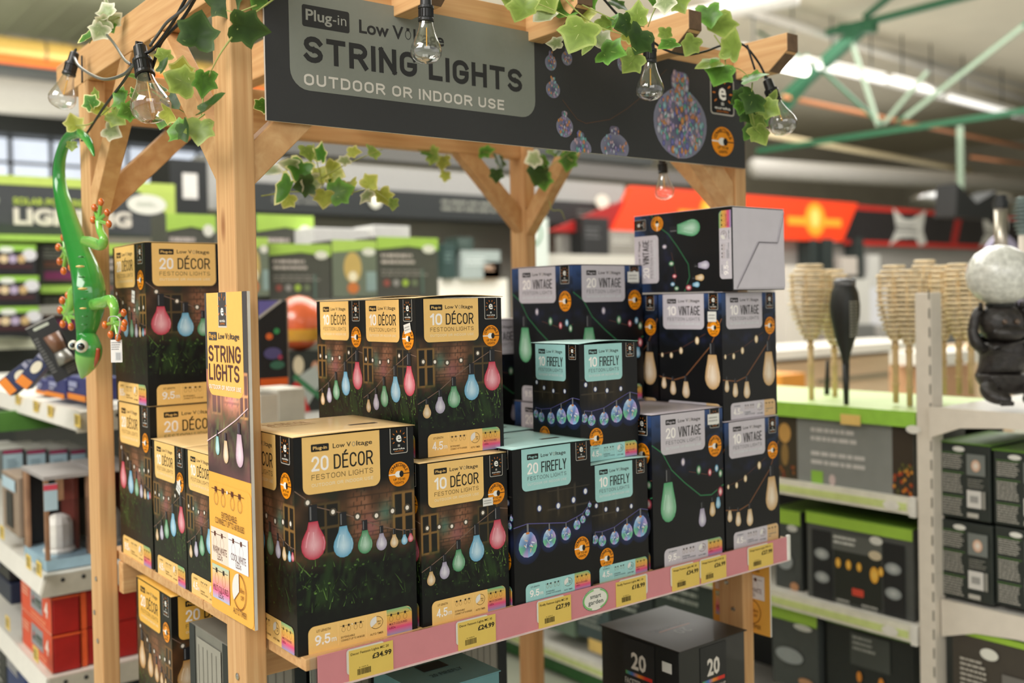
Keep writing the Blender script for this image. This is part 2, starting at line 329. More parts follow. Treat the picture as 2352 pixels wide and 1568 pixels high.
# ================================================================== THE PRINTED CARTONS
NUM = (250, 244, 240); BLK = (14, 15, 15); AMB = (240, 196, 120); AMB2 = (234, 180, 78); TEAL = (160, 208, 206); LIL = (200, 193, 200); WHT = (240, 236, 228)
def photo(kind):
    fam = kind[:3]; twenty = kind.endswith('20')
    def fn(u, v):
        if fam in ('dec', 'war'):
            if not twenty: u = 1-u
            base = np.zeros(u.shape+(3,))+np.array((12, 13, 12.))
            n = vnoise(u, v, 9, 14, 1)
            base = mixc(base, (92, 64, 42), band(.25, .60, .05, v)*.8*(.3+n)); base = mixc(base, (34, 40, 30), ss(.45, .75, vnoise(u, v, 13, 18, 12))*band(.25, .5, .05, v)*.8)
            # lit brick wall with mortar lines
            bm = band(.44, .80, .06, u)*band(.28, .52, .05, v)*(.35+.65*ss(.25, .6, vnoise(u, v, 6, 9, 21)))
            row = np.floor(v*46); mort = ((v*46) % 1 < .16) | (((u*16+row*.5) % 1) < .09)
            brick = np.where(mort[..., None], np.array((72, 52, 38.)), np.array((116, 74, 50.))+vnoise(u, v, 16, 46, 3)[..., None]*26)
            base = base*(1-bm[..., None])+brick*bm[..., None]
            # windows
            for a, b in ((.80, 1.0), (.12, .36)):
                wm = band(a, b, .008, u)*band(.31, .56, .008, v)
                pane = np.minimum(np.abs(((u-a)/(b-a)*2) % 1-.5), np.abs(((v-.31)/.25*2) % 1-.5)) > .44
                base = mixc(base, (24, 24, 22), wm*.9)
                fr = wm*((np.abs(u-a) < .02)+(np.abs(u-b) < .02)+(np.abs(u-(a+b)/2) < .012)+(np.abs(v-.315) < .008)+(np.abs(v-.555) < .008)+(np.abs(v-.43) < .006) > 0)
                base = mixc(base, (158, 116, 62) if a > .5 else (96, 76, 44), fr*.8)
            base = mixc(base, (150, 90, 110), np.exp(-((u-.60)**2/.006+(v-.46)**2/.004))*.45)
            base = mixc(base, (60, 120, 110), np.exp(-((u-.74)**2/.004+(v-.40)**2/.003))*.6)
            # planting
            blades = vnoise(u+.25*(v-.7), v, 46, 7, 5)*vnoise(u, v, 7, 5, 8)
            g = ss(.20, .52, blades)*band(.58, .80, .05, v)*(ss(.02, .1, u))*(1-.55*ss(.35, .7, u))
            base = mixc(base, (40, 64, 28), g*.8)
            base = mixc(base, (30, 50, 26), ss(.3, .8, vnoise(u, v, 30, 40, 9))*band(.53, .86, .05, v)*.5)
            base = mixc(base, BLK, ss(.76, .9, v)*.9)
            if fam == 'war': base = mixc(base, (108, 62, 26), band(.28, .62, .1, v)*.35)
            base = mixc(base, (14, 15, 15), ss(.26, .2, v)); return base
        if fam == 'fir':
            base = np.zeros(u.shape+(3,))+np.array((13, 13, 14.))
            n = vnoise(u, v, 26, 5, 2); base = mixc(base, (58, 48, 32), band(.26, .55, .08, v)*(.25+.6*n)*band(.1, .75, .1, u))
            uu = u if twenty else 1-u
            fr = ((np.abs(uu-.56) < .014)+(np.abs(uu-.78) < .014)+(np.abs(v-.42) < .006)+(np.abs(v-.30) < .006) > 0)*band(.42, .98, .02, uu)*band(.27, .47, .02, v)
            base = mixc(base, (72, 64, 52), fr*.7)
            base = mixc(base, (30, 40, 86), np.exp(-((v-.60)**2/.004))*.6); return base
        base = np.zeros(u.shape+(3,))+np.array((13, 14, 16.))
        sky = ss(.34, .0, v)*.95; base = mixc(base, (52, 78, 128), sky)
        tr = ss(.42, .62, vnoise(u, v, 11, 20, 4))*band(.1, .42, .1, v)*.85; base = mixc(base, (16, 20, 26), tr)
        base = mixc(base, (38, 44, 84), np.exp(-((v-.36)**2/.003))*vnoise(u, v, 14, 24, 6)*.6)
        return base
    return fn
def bulb_art(a, cx, cy, r, col, long=1.0, kind='a', sock=(34, 34, 38), h=None):
    """pear bulb, socket above; cx, cy = middle of the round part"""
    a.ell(cx, cy, r*2.1, r*2.1*long, (14, 16, 16)) if False else None
    pts = [(cx, cy)]; cols = [tuple(min(255, c*.35+165) for c in col)]
    prof = [(0, -1), (.38, -.93), (.72, -.70), (.94, -.34), (1, .03), (.92, .42), (.70, .82), (.50, 1.15), (.40, 1.5), (.38, 1.62)] if kind == 'a' else \
           [(0, -1), (.42, -.92), (.78, -.66), (.97, -.3), (1, .0), (.9, .5), (.74, 1.0), (.62, 1.4), (.55, 1.7), (.5, 1.75)]
    edge = [(cx+p*r, cy+q*r*long) for p, q in prof]+[(cx-p*r, cy+q*r*long) for p, q in prof[::-1][:-1]]
    a.poly(pts+edge+[edge[0]], cols+[tuple(c*.92 for c in col)]*(len(edge)+1), [(0, i, i+1) for i in range(1, len(edge)+1)])
    a.up().line([(cx, cy-r*.35*long), (cx, cy+r*.9*long)], r*.10, tuple(min(255, c*.4+150) for c in col))
    a.line([(cx-r*.62, cy-r*.1*long), (cx-r*.52, cy+r*.45*long), (cx-r*.34, cy+r*.95*long)], r*.10, tuple(min(255, c*.5+130) for c in col)).line([(cx+r*.80, cy-r*.45*long), (cx+r*.90, cy+r*.1*long), (cx+r*.78, cy+r*.5*long)], r*.07, tuple(min(255, c*.5+110) for c in col))
    sh = r*1.25; y0 = cy+prof[-1][1]*r*long
    a.rect(cx-r*.34, y0, cx+r*.34, y0+sh, sock).up().rect(cx-r*.26, y0+sh*.1, cx-r*.14, y0+sh*.9, (110, 110, 112)); a.z -= a.st*2
    return y0+sh
def orb_art(a, cx, cy, r, seed):
    rr = random.Random(seed)
    prof = [(0, -1), (.45, -.9), (.8, -.62), (1, -.15), (.97, .3), (.78, .75), (.5, 1.05), (.36, 1.15)]
    edge = [(cx+p*r, cy+q*r) for p, q in prof]+[(cx-p*r, cy+q*r) for p, q in prof[::-1][:-1]]
    hues = [(150, 190, 230), (120, 200, 150), (190, 170, 220), (130, 160, 220), (210, 225, 240)]
    a.poly([(cx, cy)]+edge+[edge[0]], [(74, 96, 150)]+[hues[(i//2) % 5] for i in range(len(edge)+1)], [(0, i, i+1) for i in range(1, len(edge)+1)])
    a.up()
    for i in range(9):
        t = rr.random()*6.28; q = r*(.2+.6*rr.random()); l = r*.35
        x, y = cx+q*math.cos(t)*.8, cy+q*math.sin(t)*.8; b = rr.random()*3.14
        a.line([(x-l*math.cos(b)/2, y-l*math.sin(b)/2), (x+l*math.cos(b)/2, y+l*math.sin(b)/2)], r*.09, rr.choice([(235, 240, 255), (200, 225, 255), (225, 190, 170), (170, 225, 200)]))
    a.rect(cx-r*.1, cy+r*1.1, cx+r*.1, cy+r*1.9, (120, 120, 124)).rect(cx-r*.18, cy+r*1.0, cx+r*.18, cy+r*1.18, (206, 130, 70)); a.z -= a.st
def plug_disc(a, cx, cy, rx, ry, words=True):
    a.ell(cx, cy, rx, ry, (236, 142, 20), (240, 156, 30)).up()
    a.line([(cx-rx, cy), (cx-rx*.3, cy)], ry*.09, WHT).line([(cx+rx*.3, cy), (cx+rx, cy)], ry*.07, (40, 32, 24))
    a.ell(cx-rx*.06, cy, rx*.34, ry*.26, WHT).up().ell(cx+rx*.22, cy, rx*.2, ry*.26, (28, 26, 24))
    if words:
        for i, ch in enumerate('CONNECTABLE'):
            t = math.radians(158-i*13.6); a.text(ch, cx+rx*.63*math.cos(t), cy+ry*.63*math.sin(t), ry*.26, (70, 44, 16), al='c', rot=t-math.pi/2)
        a.text('UP TO 60', cx, cy-ry*.50, ry*.19, (70, 44, 16), al='c').text('LIGHTS', cx, cy-ry*.78, ry*.19, (60, 38, 14), al='c')
    a.z -= a.st*2
def eureka(a, x0, y0, x1, y1, fill=(16, 16, 15)):
    W, H = x1-x0, y1-y0; t = W*.035
    a.rect(x0, y0, x1, y1, (196, 190, 180), r=W*.1, top=False).up().rect(x0+t, y0+t, x1-t, y1, fill, r=W*.08, top=False).up()
    cx, cy = (x0+x1)/2, y0+H*.60; R = W*.2
    a.text('e', cx, cy-R*.85, R*2.5, WHT, al='c', bold=.02)
    for k in range(8):
        t_ = math.radians(22.5*(k*1.0)*2+0) if False else math.radians(-35+k*250/7)
        a.line([(cx+R*1.5*math.cos(t_), cy+R*1.5*math.sin(t_)), (cx+R*2.05*math.cos(t_), cy+R*2.05*math.sin(t_))], W*.035, (222, 128, 44))
    for k in range(3): a.rect(cx-W*.06, y0+H*(.335-.03*k), cx+W*.06, y0+H*(.35-.03*k), WHT)
    a.text('eureka', cx, y0+H*.16, H*.075, WHT, fit=W*.66, al='c').text('LIGHTING', cx, y0+H*.08, H*.04, (222, 128, 44), fit=W*.5, al='c')
    a.z -= a.st*2
def icons(a, x, y, n, dx, r, ink=(34, 26, 22), gap=False, paint=None):
    a.line([(x-dx*.6, y), (x+dx*(n-1)+dx*.6+(dx*.3 if gap else 0), y)], r*.12, ink)
    for i in range(n):
        X = x+dx*i+(dx*.3 if gap and i >= n/2 else 0)
        a.rect(X-r*.42, y-r*.45, X+r*.42, y+r*.45, ink).ring(X, y-r*1.6, r*.9, r*1.15, r*.13, (150, 112, 60) if paint is None else paint)
    if gap: a.ell(x+dx*(n/2-.5)+dx*.15, y, r*.3, r*.3, WHT)
def timer(a, cx, cy, r, ry, ink=(96, 66, 30)):
    a.ring(cx, cy, r, ry, r*.07, ink).up().ell(cx, cy, r, ry, (226, 222, 216), n=12, seg=(math.pi/2, math.pi*1.2)); a.z -= a.st
    a.text('16hrs', cx+r*.08, cy, ry*.28, ink, fit=r*.62).text('OFF', cx+r*.2, cy-ry*.4, ry*.26, ink, fit=r*.42)
def label_block(a, x0, y0, x1, y1, kind, word, paper):
    W, H = x1-x0, y1-y0; n = kind[3:]
    a.rect(x0, y0, x1, y1, paper, r=W*.09, top=False); a.up()
    ink = (28, 26, 24)
    a.rect(x0+W*.11, y0+H*.735, x0+W*.335, y0+H*.865, ink, r=W*.012).up().text('Plug-in', x0+W*.135, y0+H*.772, H*.058, paper, fit=W*.175, bold=.02); a.z -= a.st
    a.text('Low V', x0+W*.385, y0+H*.765, H*.085, (44, 38, 32), fit=W*.235).ring(x0+W*.655, y0+H*.80, W*.022, H*.042, W*.007, (150, 140, 124)).text('ltage', x0+W*.69, y0+H*.765, H*.085, (44, 38, 32), fit=W*.21)
    a.caps(n, x0+W*.115, y0+H*.395, H*.26, NUM, fit=W*.21, bold=.17).caps(word, x0+W*.395, y0+H*.395, H*.26, ink, fit=W*.51, bold=.13)
    a.caps('FESTOON LIGHTS', x0+W*.11, y0+H*.245, H*.09, (84, 64, 38) if paper in (AMB, AMB2) else (70, 74, 78), fit=W*.795, bold=.10)
    a.caps('OUTDOOR OR INDOOR USE', x0+W*.11, y0+H*.125, H*.055, (244, 226, 190) if paper in (AMB, AMB2) else (214, 222, 222), fit=W*.795, bold=.16)
    a.z -= a.st
def info_block(a, x0, y0, x1, y1, kind, paper, warm=False):
    W, H = x1-x0, y1-y0
    a.rect(x0, y0, x1, y1, paper, r=W*.06, bot=False); a.up()
    mx = x0+W*.745
    cols = [(122, 176, 128), (222, 178, 84), (228, 160, 84), (222, 78, 124), (150, 150, 190)] if not warm else [(214, 178, 130)]*5
    for i in range(4):
        ya, yb = y1-H*i/4, y1-H*(i+1)/4
        if i: a.poly([(mx, yb), (x1, yb), (x1, ya), (mx, ya)], [cols[i+1], cols[i+1], cols[i], cols[i]])
        else:
            r = W*.06; a.poly([(mx, yb), (x1, yb), (x1, ya-r), (x1-r*.3, ya-r*.3), (x1-r, ya), (mx, ya)], [cols[1], cols[1], cols[0], cols[0], cols[0], cols[0]])
    a.up(); dim = (112, 80, 40) if paper in (AMB, AMB2) else (84, 96, 104)
    a.text('LIT LENGTH', x0+W*.075, y0+H*.76, H*.09, dim, fit=W*.13)
    num = '9.5' if kind.endswith('20') else '4.5'
    a.caps(num, x0+W*.06, y0+H*.28, H*.36, NUM, fit=W*.14, bold=.17).text('m', x0+W*.212, y0+H*.30, H*.22, WHT, fit=W*.045)
    for q in (.275, .545, .742): a.line([(x0+W*q, y0+H*.1), (x0+W*q, y1-H*.08)], W*.005, tuple(min(255, c+16) for c in paper))
    icons(a, x0+W*.325, y1-H*.22, 4, W*.05, W*.019, gap=True)
    a.text('EXTENDABLE', x0+W*.3, y0+H*.32, H*.075, dim, fit=W*.13).text('CONNECT UP TO 60 BULBS', x0+W*.3, y0+H*.2, H*.075, dim, fit=W*.225)
    timer(a, x0+W*.643, y0+H*.62, W*.064, H*.24); a.text('AUTO TIMER', x0+W*.643, y0+H*.16, H*.08, dim, fit=W*.13, al='c')
    icons(a, x0+W*.79, y1-H*.22, 3, W*.07, W*.022)
    a.text('WARM WHITE' if warm else 'MULTI COLOURED', x0+W*.77, y0+H*.38, H*.085, (120, 30, 60) if not warm else dim, fit=W*.18).text('LEDs', x0+W*.77, y0+H*.24, H*.085, (120, 30, 60) if not warm else dim, fit=W*.06)
    a.z -= a.st*2
PINK, SKY, GRN, VIO, GLD = (206, 60, 84), (108, 176, 212), (70, 146, 96), (168, 158, 184), (210, 168, 106)
def carton_art(kind, W, H, papers=None, word=None, flip=False):
    a = Art(); twenty = kind.endswith('20'); fam = kind[:3]
    a.grid(0, 0, W, H, 110, 160, photo(kind)); a.up()
    X = lambda u: u*W
    Y = lambda v: H-v*H
    if fam in ('dec', 'war'):
        paper = papers or (AMB if fam == 'dec' else AMB2)
        seq = [(.14, .50, .098, PINK), (.38, .525, .082, SKY), (.56, .54, .062, GRN), (.70, .55, .046, VIO), (.81, .555, .036, GLD), (.90, .555, .028, SKY), (.955, .55, .024, PINK)]
        if not twenty: seq = [(.87, .54, .100, PINK), (.62, .60, .088, SKY), (.41, .65, .073, GRN), (.25, .69, .056, VIO), (.10, .72, .046, GLD)]
        if fam == 'war': seq = [(u, v, r, (196, 142, 72)) for u, v, r, _ in seq]
        rb_ = random.Random(31+twenty)
        for i in range(150):
            u = rb_.random()**1.9 if twenty else 1-rb_.random()**1.7; v = .60+.22*rb_.random()**1.2; ln = H*(.012+.06*rb_.random()**2); th = math.pi/2+rb_.gauss(0, .45); k = rb_.random()**1.4*(1-.75*abs(u-(0 if twenty else 1)))
            c = (30+int(86*k), 46+int(110*k), 22+int(52*k)); x_, y_ = X(u), Y(v); w2 = W*rb_.uniform(.002, .006)
            if x_ < W*.02 or x_ > W*.97: continue
            if i % 3: a.poly([(x_-w2, y_), (x_+w2, y_), (x_+w2*.6+ln*math.cos(th)*.5, y_+ln*math.sin(th)*.6), (x_+ln*math.cos(th), y_+ln*math.sin(th))], c)
            else: a.ell(x_, y_, W*.012, W*.008, c, n=6)
            a.z += 2e-7
        a.up()
        tops = [(X(u), Y(v)+X(r)*2.9) for u, v, r, _ in seq]
        if twenty: a.line([(0, Y(.24)), (X(.08), Y(.28))]+tops+[(W, tops[-1][1])], W*.008, (120, 96, 82))
        else: a.line([(W, Y(.36))]+tops+[(0, Y(.66))], W*.008, (120, 96, 82))
        a.up()
        for u, v in ((.10, .30), (.30, .36), (.5, .40), (.66, .41), (.80, .40), (.93, .395)):
            uu = u if twenty else 1-u; a.ell(X(uu), Y(v), W*.03, W*.03, (70, 62, 50), (120, 110, 96)).up().ell(X(uu), Y(v), W*.015, W*.017, (236, 226, 214)); a.z -= a.st
        for u, v, r, c in seq: bulb_art(a, X(u), Y(v), X(r), c, 1.08)
        a.up().up()
        label_block(a, X(.065 if twenty else .085), Y(.265 if twenty else .275), X(.70 if twenty else .715), H, kind, word or 'DÉCOR', paper)
        eureka(a, X(.79), Y(.125 if twenty else .14), X(.945), H)
        plug_disc(a, X(.865), Y(.225 if twenty else .25), X(.092 if twenty else .1), X(.095 if twenty else .105))
        info_block(a, X(.08 if twenty else .10), 0, X(.95), Y(.875 if twenty else .855), kind, paper)
    elif fam == 'fir':
        paper = papers or TEAL
        seq = [(.17, .63, .112), (.44, .615, .082), (.655, .605, .06), (.80, .56, .044), (.88, .53, .034), (.945, .49, .03), (.975, .44, .022)]
        if not twenty: seq = [(.86, .60, .125), (.62, .625, .098), (.40, .65, .075), (.19, .65, .062), (.07, .625, .05)]
        for u, v, r in seq: a.ell(X(u), Y(v), X(r)*1.5, X(r)*1.6, (18, 24, 46), (44, 62, 120))
        a.up(); tp = [(X(u), Y(v)+X(r)*1.9) for u, v, r in seq]
        a.line(([(0, Y(.50))] if twenty else [(W, Y(.46))])+tp, W*.010, (84, 80, 132)).up()
        for i, (u, v, r) in enumerate(seq): orb_art(a, X(u), Y(v), X(r), i)
        for u, v in ((.32, .40), (.56, .405), (.76, .385), (.92, .34)):
            uu = u if twenty else 1.02-u; a.ell(X(uu), Y(v), W*.034, W*.036, (40, 52, 92), (150, 160, 200)).up().ell(X(uu), Y(v), W*.02, W*.026, (226, 226, 232)); a.z -= a.st
        a.up().up()
        label_block(a, X(.11 if twenty else .085), Y(.275 if twenty else .315), X(.73), H, kind, word or 'FIREFLY', paper)
        eureka(a, X(.80), Y(.125), X(.945), H)
        if twenty: plug_disc(a, X(.86), Y(.72), X(.10), X(.115))
        else: plug_disc(a, X(.26), Y(.805), X(.115), X(.13))
        info_block(a, X(.13), 0, X(.965), Y(.88 if twenty else .865), kind, paper)
    else:
        paper = papers or LIL
        if flip: X = lambda u: (1-u)*W
        if twenty:
            a.line([(0 if not flip else W, Y(.19)), (X(.14), Y(.25)), (X(.26), Y(.37)), (X(.44), Y(.47)), (X(.66), Y(.575)), (X(.82), Y(.585)), (X(1), Y(.53))], W*.012, (48, 112, 72))
            a.line([(X(.5), Y(.40)), (X(.75), Y(.44)), (X(1), Y(.42))], W*.006, (96, 60, 48)).up()
            for u, v, r, c in ((.42, .33, .028, VIO), (.64, .40, .032, GRN), (.80, .43, .026, PINK), (.90, .41, .026, SKY), (.955, .45, .028, GRN), (.95, .575, .034, PINK)):
                a.ell(X(u), Y(v), W*r*1.3, W*r*1.7, (26, 30, 34), c).up().ell(X(u), Y(v), W*r*.8, W*r*1.2, c, (246, 236, 230)); a.z -= a.st
            bulb_art(a, X(.21), Y(.615), W*.105, (88, 172, 118), 1.3, 's'); bulb_art(a, X(.68), Y(.745), W*.052, VIO, 1.25, 's'); bulb_art(a, X(.83), Y(.70), W*.042, GLD, 1.2, 's'); bulb_art(a, X(.915), Y(.66), W*.034, SKY, 1.2, 's')
        else:
            a.line([(0, Y(.68)), (X(.25), Y(.70)), (X(.42), Y(.67)), (X(.82), Y(.42)), (W, Y(.2))], W*.014, (120, 78, 50))
            a.line([(0, Y(.50)), (X(.3), Y(.46)), (W*.75, Y(.32))], W*.006, (96, 60, 48)).up()
            for u, v, r in ((.05, .50, .02), (.20, .50, .026), (.36, .46, .03), (.62, .375, .034)):
                a.ell(X(u), Y(v), W*r*1.4, W*r*1.8, (24, 24, 26), (150, 130, 100)).up().ell(X(u), Y(v), W*r*.85, W*r*1.3, (226, 196, 150), (246, 236, 214)); a.z -= a.st
            bulb_art(a, X(.85), Y(.66), W*.115, (214, 172, 116), 1.3, 's')
            for u, v, r in ((.07, .745, .04), (.22, .785, .048), (.43, .795, .058)): bulb_art(a, X(u), Y(v), W*r, (222, 186, 136), 1.25, 's')
        X = lambda u: u*W
        a.up().up()
        label_block(a, X(.12 if twenty else .075), Y(.265 if twenty else .285), X(.735), H, kind, word or 'VINTAGE', paper)
        eureka(a, X(.81), Y(.13), X(.95), H)
        plug_disc(a, X(.88), Y(.255 if twenty else .27), X(.095), X(.105))
        info_block(a, X(.14 if twenty else .13), 0, X(.96), Y(.885 if twenty else .87), kind, paper, warm=not twenty)
    return a
_art = {}
def carton_mesh(kind, W, H, O, U, name):
    k = (kind, round(W, 3), round(H, 3), name)
    if k not in _art: _art[k] = carton_art(kind, W, H).mesh(O, U, (0, 0, 1), name)
    return _art[k]
LIDS = {'dec': (236, 200, 142), 'war': (230, 178, 82), 'fir': (176, 216, 212), 'vin': (196, 186, 194)}
SIZE = {'dec20': (.215, .215, .34), 'war20': (.215, .215, .34), 'dec10': (.184, .184, .275), 'fir20': (.188, .188, .279), 'fir10': (.155, .142, .228), 'vin20': (.215, .215, .31), 'vin10': (.184, .184, .276)}
WORDS = {'dec': 'amber', 'war': 'amber', 'fir': 'teal', 'vin': 'lilac'}
_lidmesh = {}
def carton(kind, x, y, z, label, rz=0., group='festoon light boxes on the display stand', lift=0., size=None, prints='fs', stickers=()):
    """front left lower corner at x, y, z"""
    w_, d_, h_ = size or SIZE[kind]
    t = thing('festoon_light_box', label, 'box', (x+w_/2, y+d_/2, z), rz, group)
    key = (kind[:3], w_, d_, h_)
    body = M('carton_black', (20, 20, 20), .4, coat=.1, var=.15, scale=12)
    if key not in _lidmesh:
        o = MB().box((-w_/2, -d_/2, 0), (w_/2, d_/2, h_-.0015)).build('carton', body, t, bevel=.0018); _lidmesh[key] = o.data
    else:
        o = bpy.data.objects.new('carton', _lidmesh[key]); C.objects.link(o); o.parent = t
        b = o.modifiers.new('bevel', 'BEVEL'); b.width = .0018; b.segments = 2; b.limit_method = 'ANGLE'
    if 'f' in prints:
        o = bpy.data.objects.new('front_print', carton_mesh(kind, w_, h_-.002, (-w_/2, -d_/2, 0), (1, 0, 0), 'front_print')); C.objects.link(o); o.parent = t
    if 's' in prints:
        o = bpy.data.objects.new('side_print', carton_mesh(kind, d_, h_-.002, (-w_/2, d_/2, 0), (0, -1, 0), 'side_print')); C.objects.link(o); o.parent = t
    # lid flap: tucked at the front edge, slightly sprung
    lid = M('lid_'+WORDS[kind[:3]]+('_deep' if kind[:3] == 'war' else ''), LIDS[kind[:3]], .42, coat=.15, var=.03)
    m = MB(); n = 8; e = .0025
    for i in range(n):
        for j in range(n):
            pass
    vs_ = []; fs_ = []
    for j in range(n+1):
        for i in range(n+1):
            a, b = i/n, j/n
            vs_.append((-w_/2-e*(lift > 0)+a*(w_+2*e*(lift > 0)), -d_/2-e*(lift > 0)+b*(d_+e*(lift > 0)), h_+.0006+lift*math.sin(math.pi*a)*(1-.6*b)))
    for j in range(n):
        for i in range(n): fs_.append((j*(n+1)+i, j*(n+1)+i+1, (j+1)*(n+1)+i+1, (j+1)*(n+1)+i))
    o = mesh_obj('lid_flap', vs_, fs_, lid, t, smooth=True)
    sd = o.modifiers.new('card', 'SOLIDIFY'); sd.thickness = .0009; sd.offset = -1
    if kind in ('dec20', 'fir20'):
        a = Art(); q = (196, 150, 92) if kind == 'dec20' else (120, 160, 160)
        a.text('FESTOON LIGHTS', w_*.12, d_*.62, .012, q, fit=w_*.36).text({'dec20': '20 DÉCOR', 'fir20': '20 FIREFLY'}[kind], w_*.12, d_*.72, .03, q, fit=w_*.36)
        a.rect(w_*.62, d_*.30, w_*.86, d_*.36, (58, 48, 34)).on('lid_print', t, (-w_/2, -d_/2, h_+.001+lift*.3), (1, 0, 0), (0, 1, 0))
    for face, u, v, sw, sh, sr in stickers:
        a = Art(); a.rect(-sw/2, -sh/2, sw/2, sh/2, (228, 226, 220)).up().lines_of_text(-sw*.4, -sh*.3, sw*.4, sh*.3, 2, (170, 168, 164), 3)
        cs, sn = math.cos(sr), math.sin(sr)
        if face == 'f': O, U, V = (-w_/2+u*w_, -d_/2-.0012, h_-v*h_), (cs, 0, sn), (-sn, 0, cs)
        else: O, U, V = (-w_/2-.0012, d_/2-u*d_, h_-v*h_), (0, -cs, sn), (0, sn, cs)
        tag(a.on('price_sticker', t, O, U, V), 'small white price sticker')
    return t
# ================================================================== THE WOODEN DISPLAY STAND
PX0, PX1, PY0, PY1 = .652, 1.887, 1.551, 2.340      # outer post corners
PW, PD = .038, .074; TOPZ = 2.112; DECK = 1.06
stand = thing('display_stand', 'pine pergola style shop display stand with rafters, braces and deck shelves', 'display stand', (1.29, 1.98, 0))
def sp(name, mb, axis, bevel=.0025, label=None):
    o = mb.build(name, wood(axis), None, bevel=bevel); o.parent = stand; o.matrix_parent_inverse = Matrix.Translation((-1.29, -1.98, 0)); 
    if label: o['label'] = label
    return o
for x in (PX0, PX1):
    for y in (PY0, PY1): sp('post', MB().box((x, y, 0), (x+PW, y+PD, TOPZ)), 'z', .003)
for x in (.652, .955, 1.262, 1.565, 1.887):
    pr = [(x, 1.40, 2.150), (x, 1.452, TOPZ), (x, 2.542, TOPZ), (x, 2.594, 2.150), (x, 2.594, 2.190), (x, 1.40, 2.190)]
    sp('rafter', MB().prism(pr, (PW, 0, 0)), 'y', .002)
    m = MB().prism([(x+.0008, 1.3988, 2.151), (x+.0008, 1.4508, 2.1122), (x+.0008, 1.4525, 2.1128), (x+.0008, 1.4005, 2.1512), (x+.0008, 1.4005, 2.1885), (x+.0008, 1.3988, 2.1885)], (PW-.0016, 0, 0)); o = m.build('shaded_end_grain', M('shaded_end_grain', (104, 80, 58), .75, var=.2, scale=60), None); o.parent = stand; o.matrix_parent_inverse = Matrix.Translation((-1.29, -1.98, 0)); o['label'] = 'chamfered end grain with shade painted in'  # end grain plates, colour also darkened for shade on the rafter ends
sp('front_header', MB().box((PX0+PW+.0005, PY0+.001, 2.058), (PX1-.0005, PY0+.037, 2.176)), 'x')
sp('back_header', MB().box((PX0+PW+.0005, PY1+.018, 2.028), (PX1-.0005, PY1+.056, 2.140)), 'x')
BT = 2.058
def brace(pl, a, b, c0, c1, wd=.052):
    """pl 'x': runs in x-z, c0..c1 = y range; 'y': runs in y-z, c0..c1 = x range. a = foot on the post (coord, z), b = head"""
    (p, z0), (q, z1) = a, b; s = 1 if q > p else -1; dz = wd*1.38
    pts = [(p, z0), (q, z1), (q-s*dz*.98, z1), (p, z0+dz)]
    if pl == 'x': sp('brace', MB().prism([(u, c0, v) for u, v in pts], (0, c1-c0, 0)), 'd', .002)
    else: sp('brace', MB().prism([(c0, u, v) for u, v in pts], (c1-c0, 0, 0)), 'd', .002)
brace('x', (PX0+PW, 1.800), (PX0+PW+.262, BT), PY0+.006, PY0+.044)
brace('x', (PX1, 1.800), (PX1-.262, BT), PY0+.006, PY0+.044)
brace('x', (PX0+PW, 1.808), (PX0+PW+.224, 2.028), PY1+.018, PY1+.056)
brace('x', (PX1, 1.808), (PX1-.224, 2.028), PY1+.018, PY1+.056)
for x in (PX0, PX1):
    brace('y', (PY0+PD, 1.812), (PY0+PD+.305, TOPZ), x+.001, x+PW-.001)
    brace('y', (PY1, 1.800), (PY1-.30, TOPZ), x+.001, x+PW-.001)
# deck boards, side battens and cross rails
nb = 7; dy = (2.40-1.42)/nb
for i in range(nb): sp('deck_board', MB().box((.694, 1.42+i*dy, DECK-.019), (1.882, 1.42+(i+1)*dy-.003, DECK)), 'x', .0015)
for i in range(6): sp('lower_deck_board', MB().box((.694, 1.50+i*.15, .321), (1.882, 1.50+i*.15+.147, .34)), 'x', .0015)
for z in (.97, .25):
    sp('cross_rail', MB().box((.6905, PY0+PD+.002, z), (1.8865, PY0+PD+.030, z+.07)), 'x')
    sp('cross_rail', MB().box((.6905, PY1-.030, z), (1.8865, PY1-.002, z+.07)), 'x')
bolt = M('zinc_bolt', (190, 186, 178), .3, metal=1)
for x, y in ((PX0, PY0), (PX0, PY1), (PX1, PY0)):
    for z in (1.0, .92, .86, .62):
        m = MB(); m.lathe([(.0, .0), (.0055, .0), (.006, .002), (.003, .0035), (.0001, .0036)], 12, Matrix.Translation((x, y+PD*.5+(.012 if z in (.92,) else -.008), z)) @ Matrix.Rotation(-math.pi/2, 4, 'Y'))
        o = m.build('bolt_head', bolt, None); o.parent = stand; o.matrix_parent_inverse = Matrix.Translation((-1.29, -1.98, 0))
# ---- shelf edge strip with price tickets
strip = thing('shelf_edge_strip', 'pink shelf edge strip in clear plastic holder along the front of the stand', 'shelf strip', (1.29, 1.416, 1.036))
def loc_on(par, name, mb, mat, **k):
    o = mb.build(name, mat, None, **k); o.parent = par; o.matrix_parent_inverse = Matrix.Translation(-par.location); return o
loc_on(strip, 'holder', MB().box((.700, 1.4165, 1.0085), (1.884, 1.4190, 1.0625)), glass('clear_pvc', refl=.06))
loc_on(strip, 'pink_insert', MB().box((.712, 1.4145, 1.0105), (1.875, 1.4160, 1.0620)), M('pink_card', (206, 130, 136), .45, var=.03, coat=.2))
loc_on(strip, 'holder_lip', MB().box((.712, 1.4110, 1.0080), (1.880, 1.4145, 1.0105)), M('clear_lip', (214, 190, 186), .25))
loc_on(strip, 'end_clip', MB().box((1.8755, 1.4110, 1.008), (1.886, 1.4186, 1.066)), M('clip_plastic', (216, 214, 206), .25), bevel=.002)
def onY(px, py, y=1.4143): p = P(px, py, y=y); return p.x, p.z
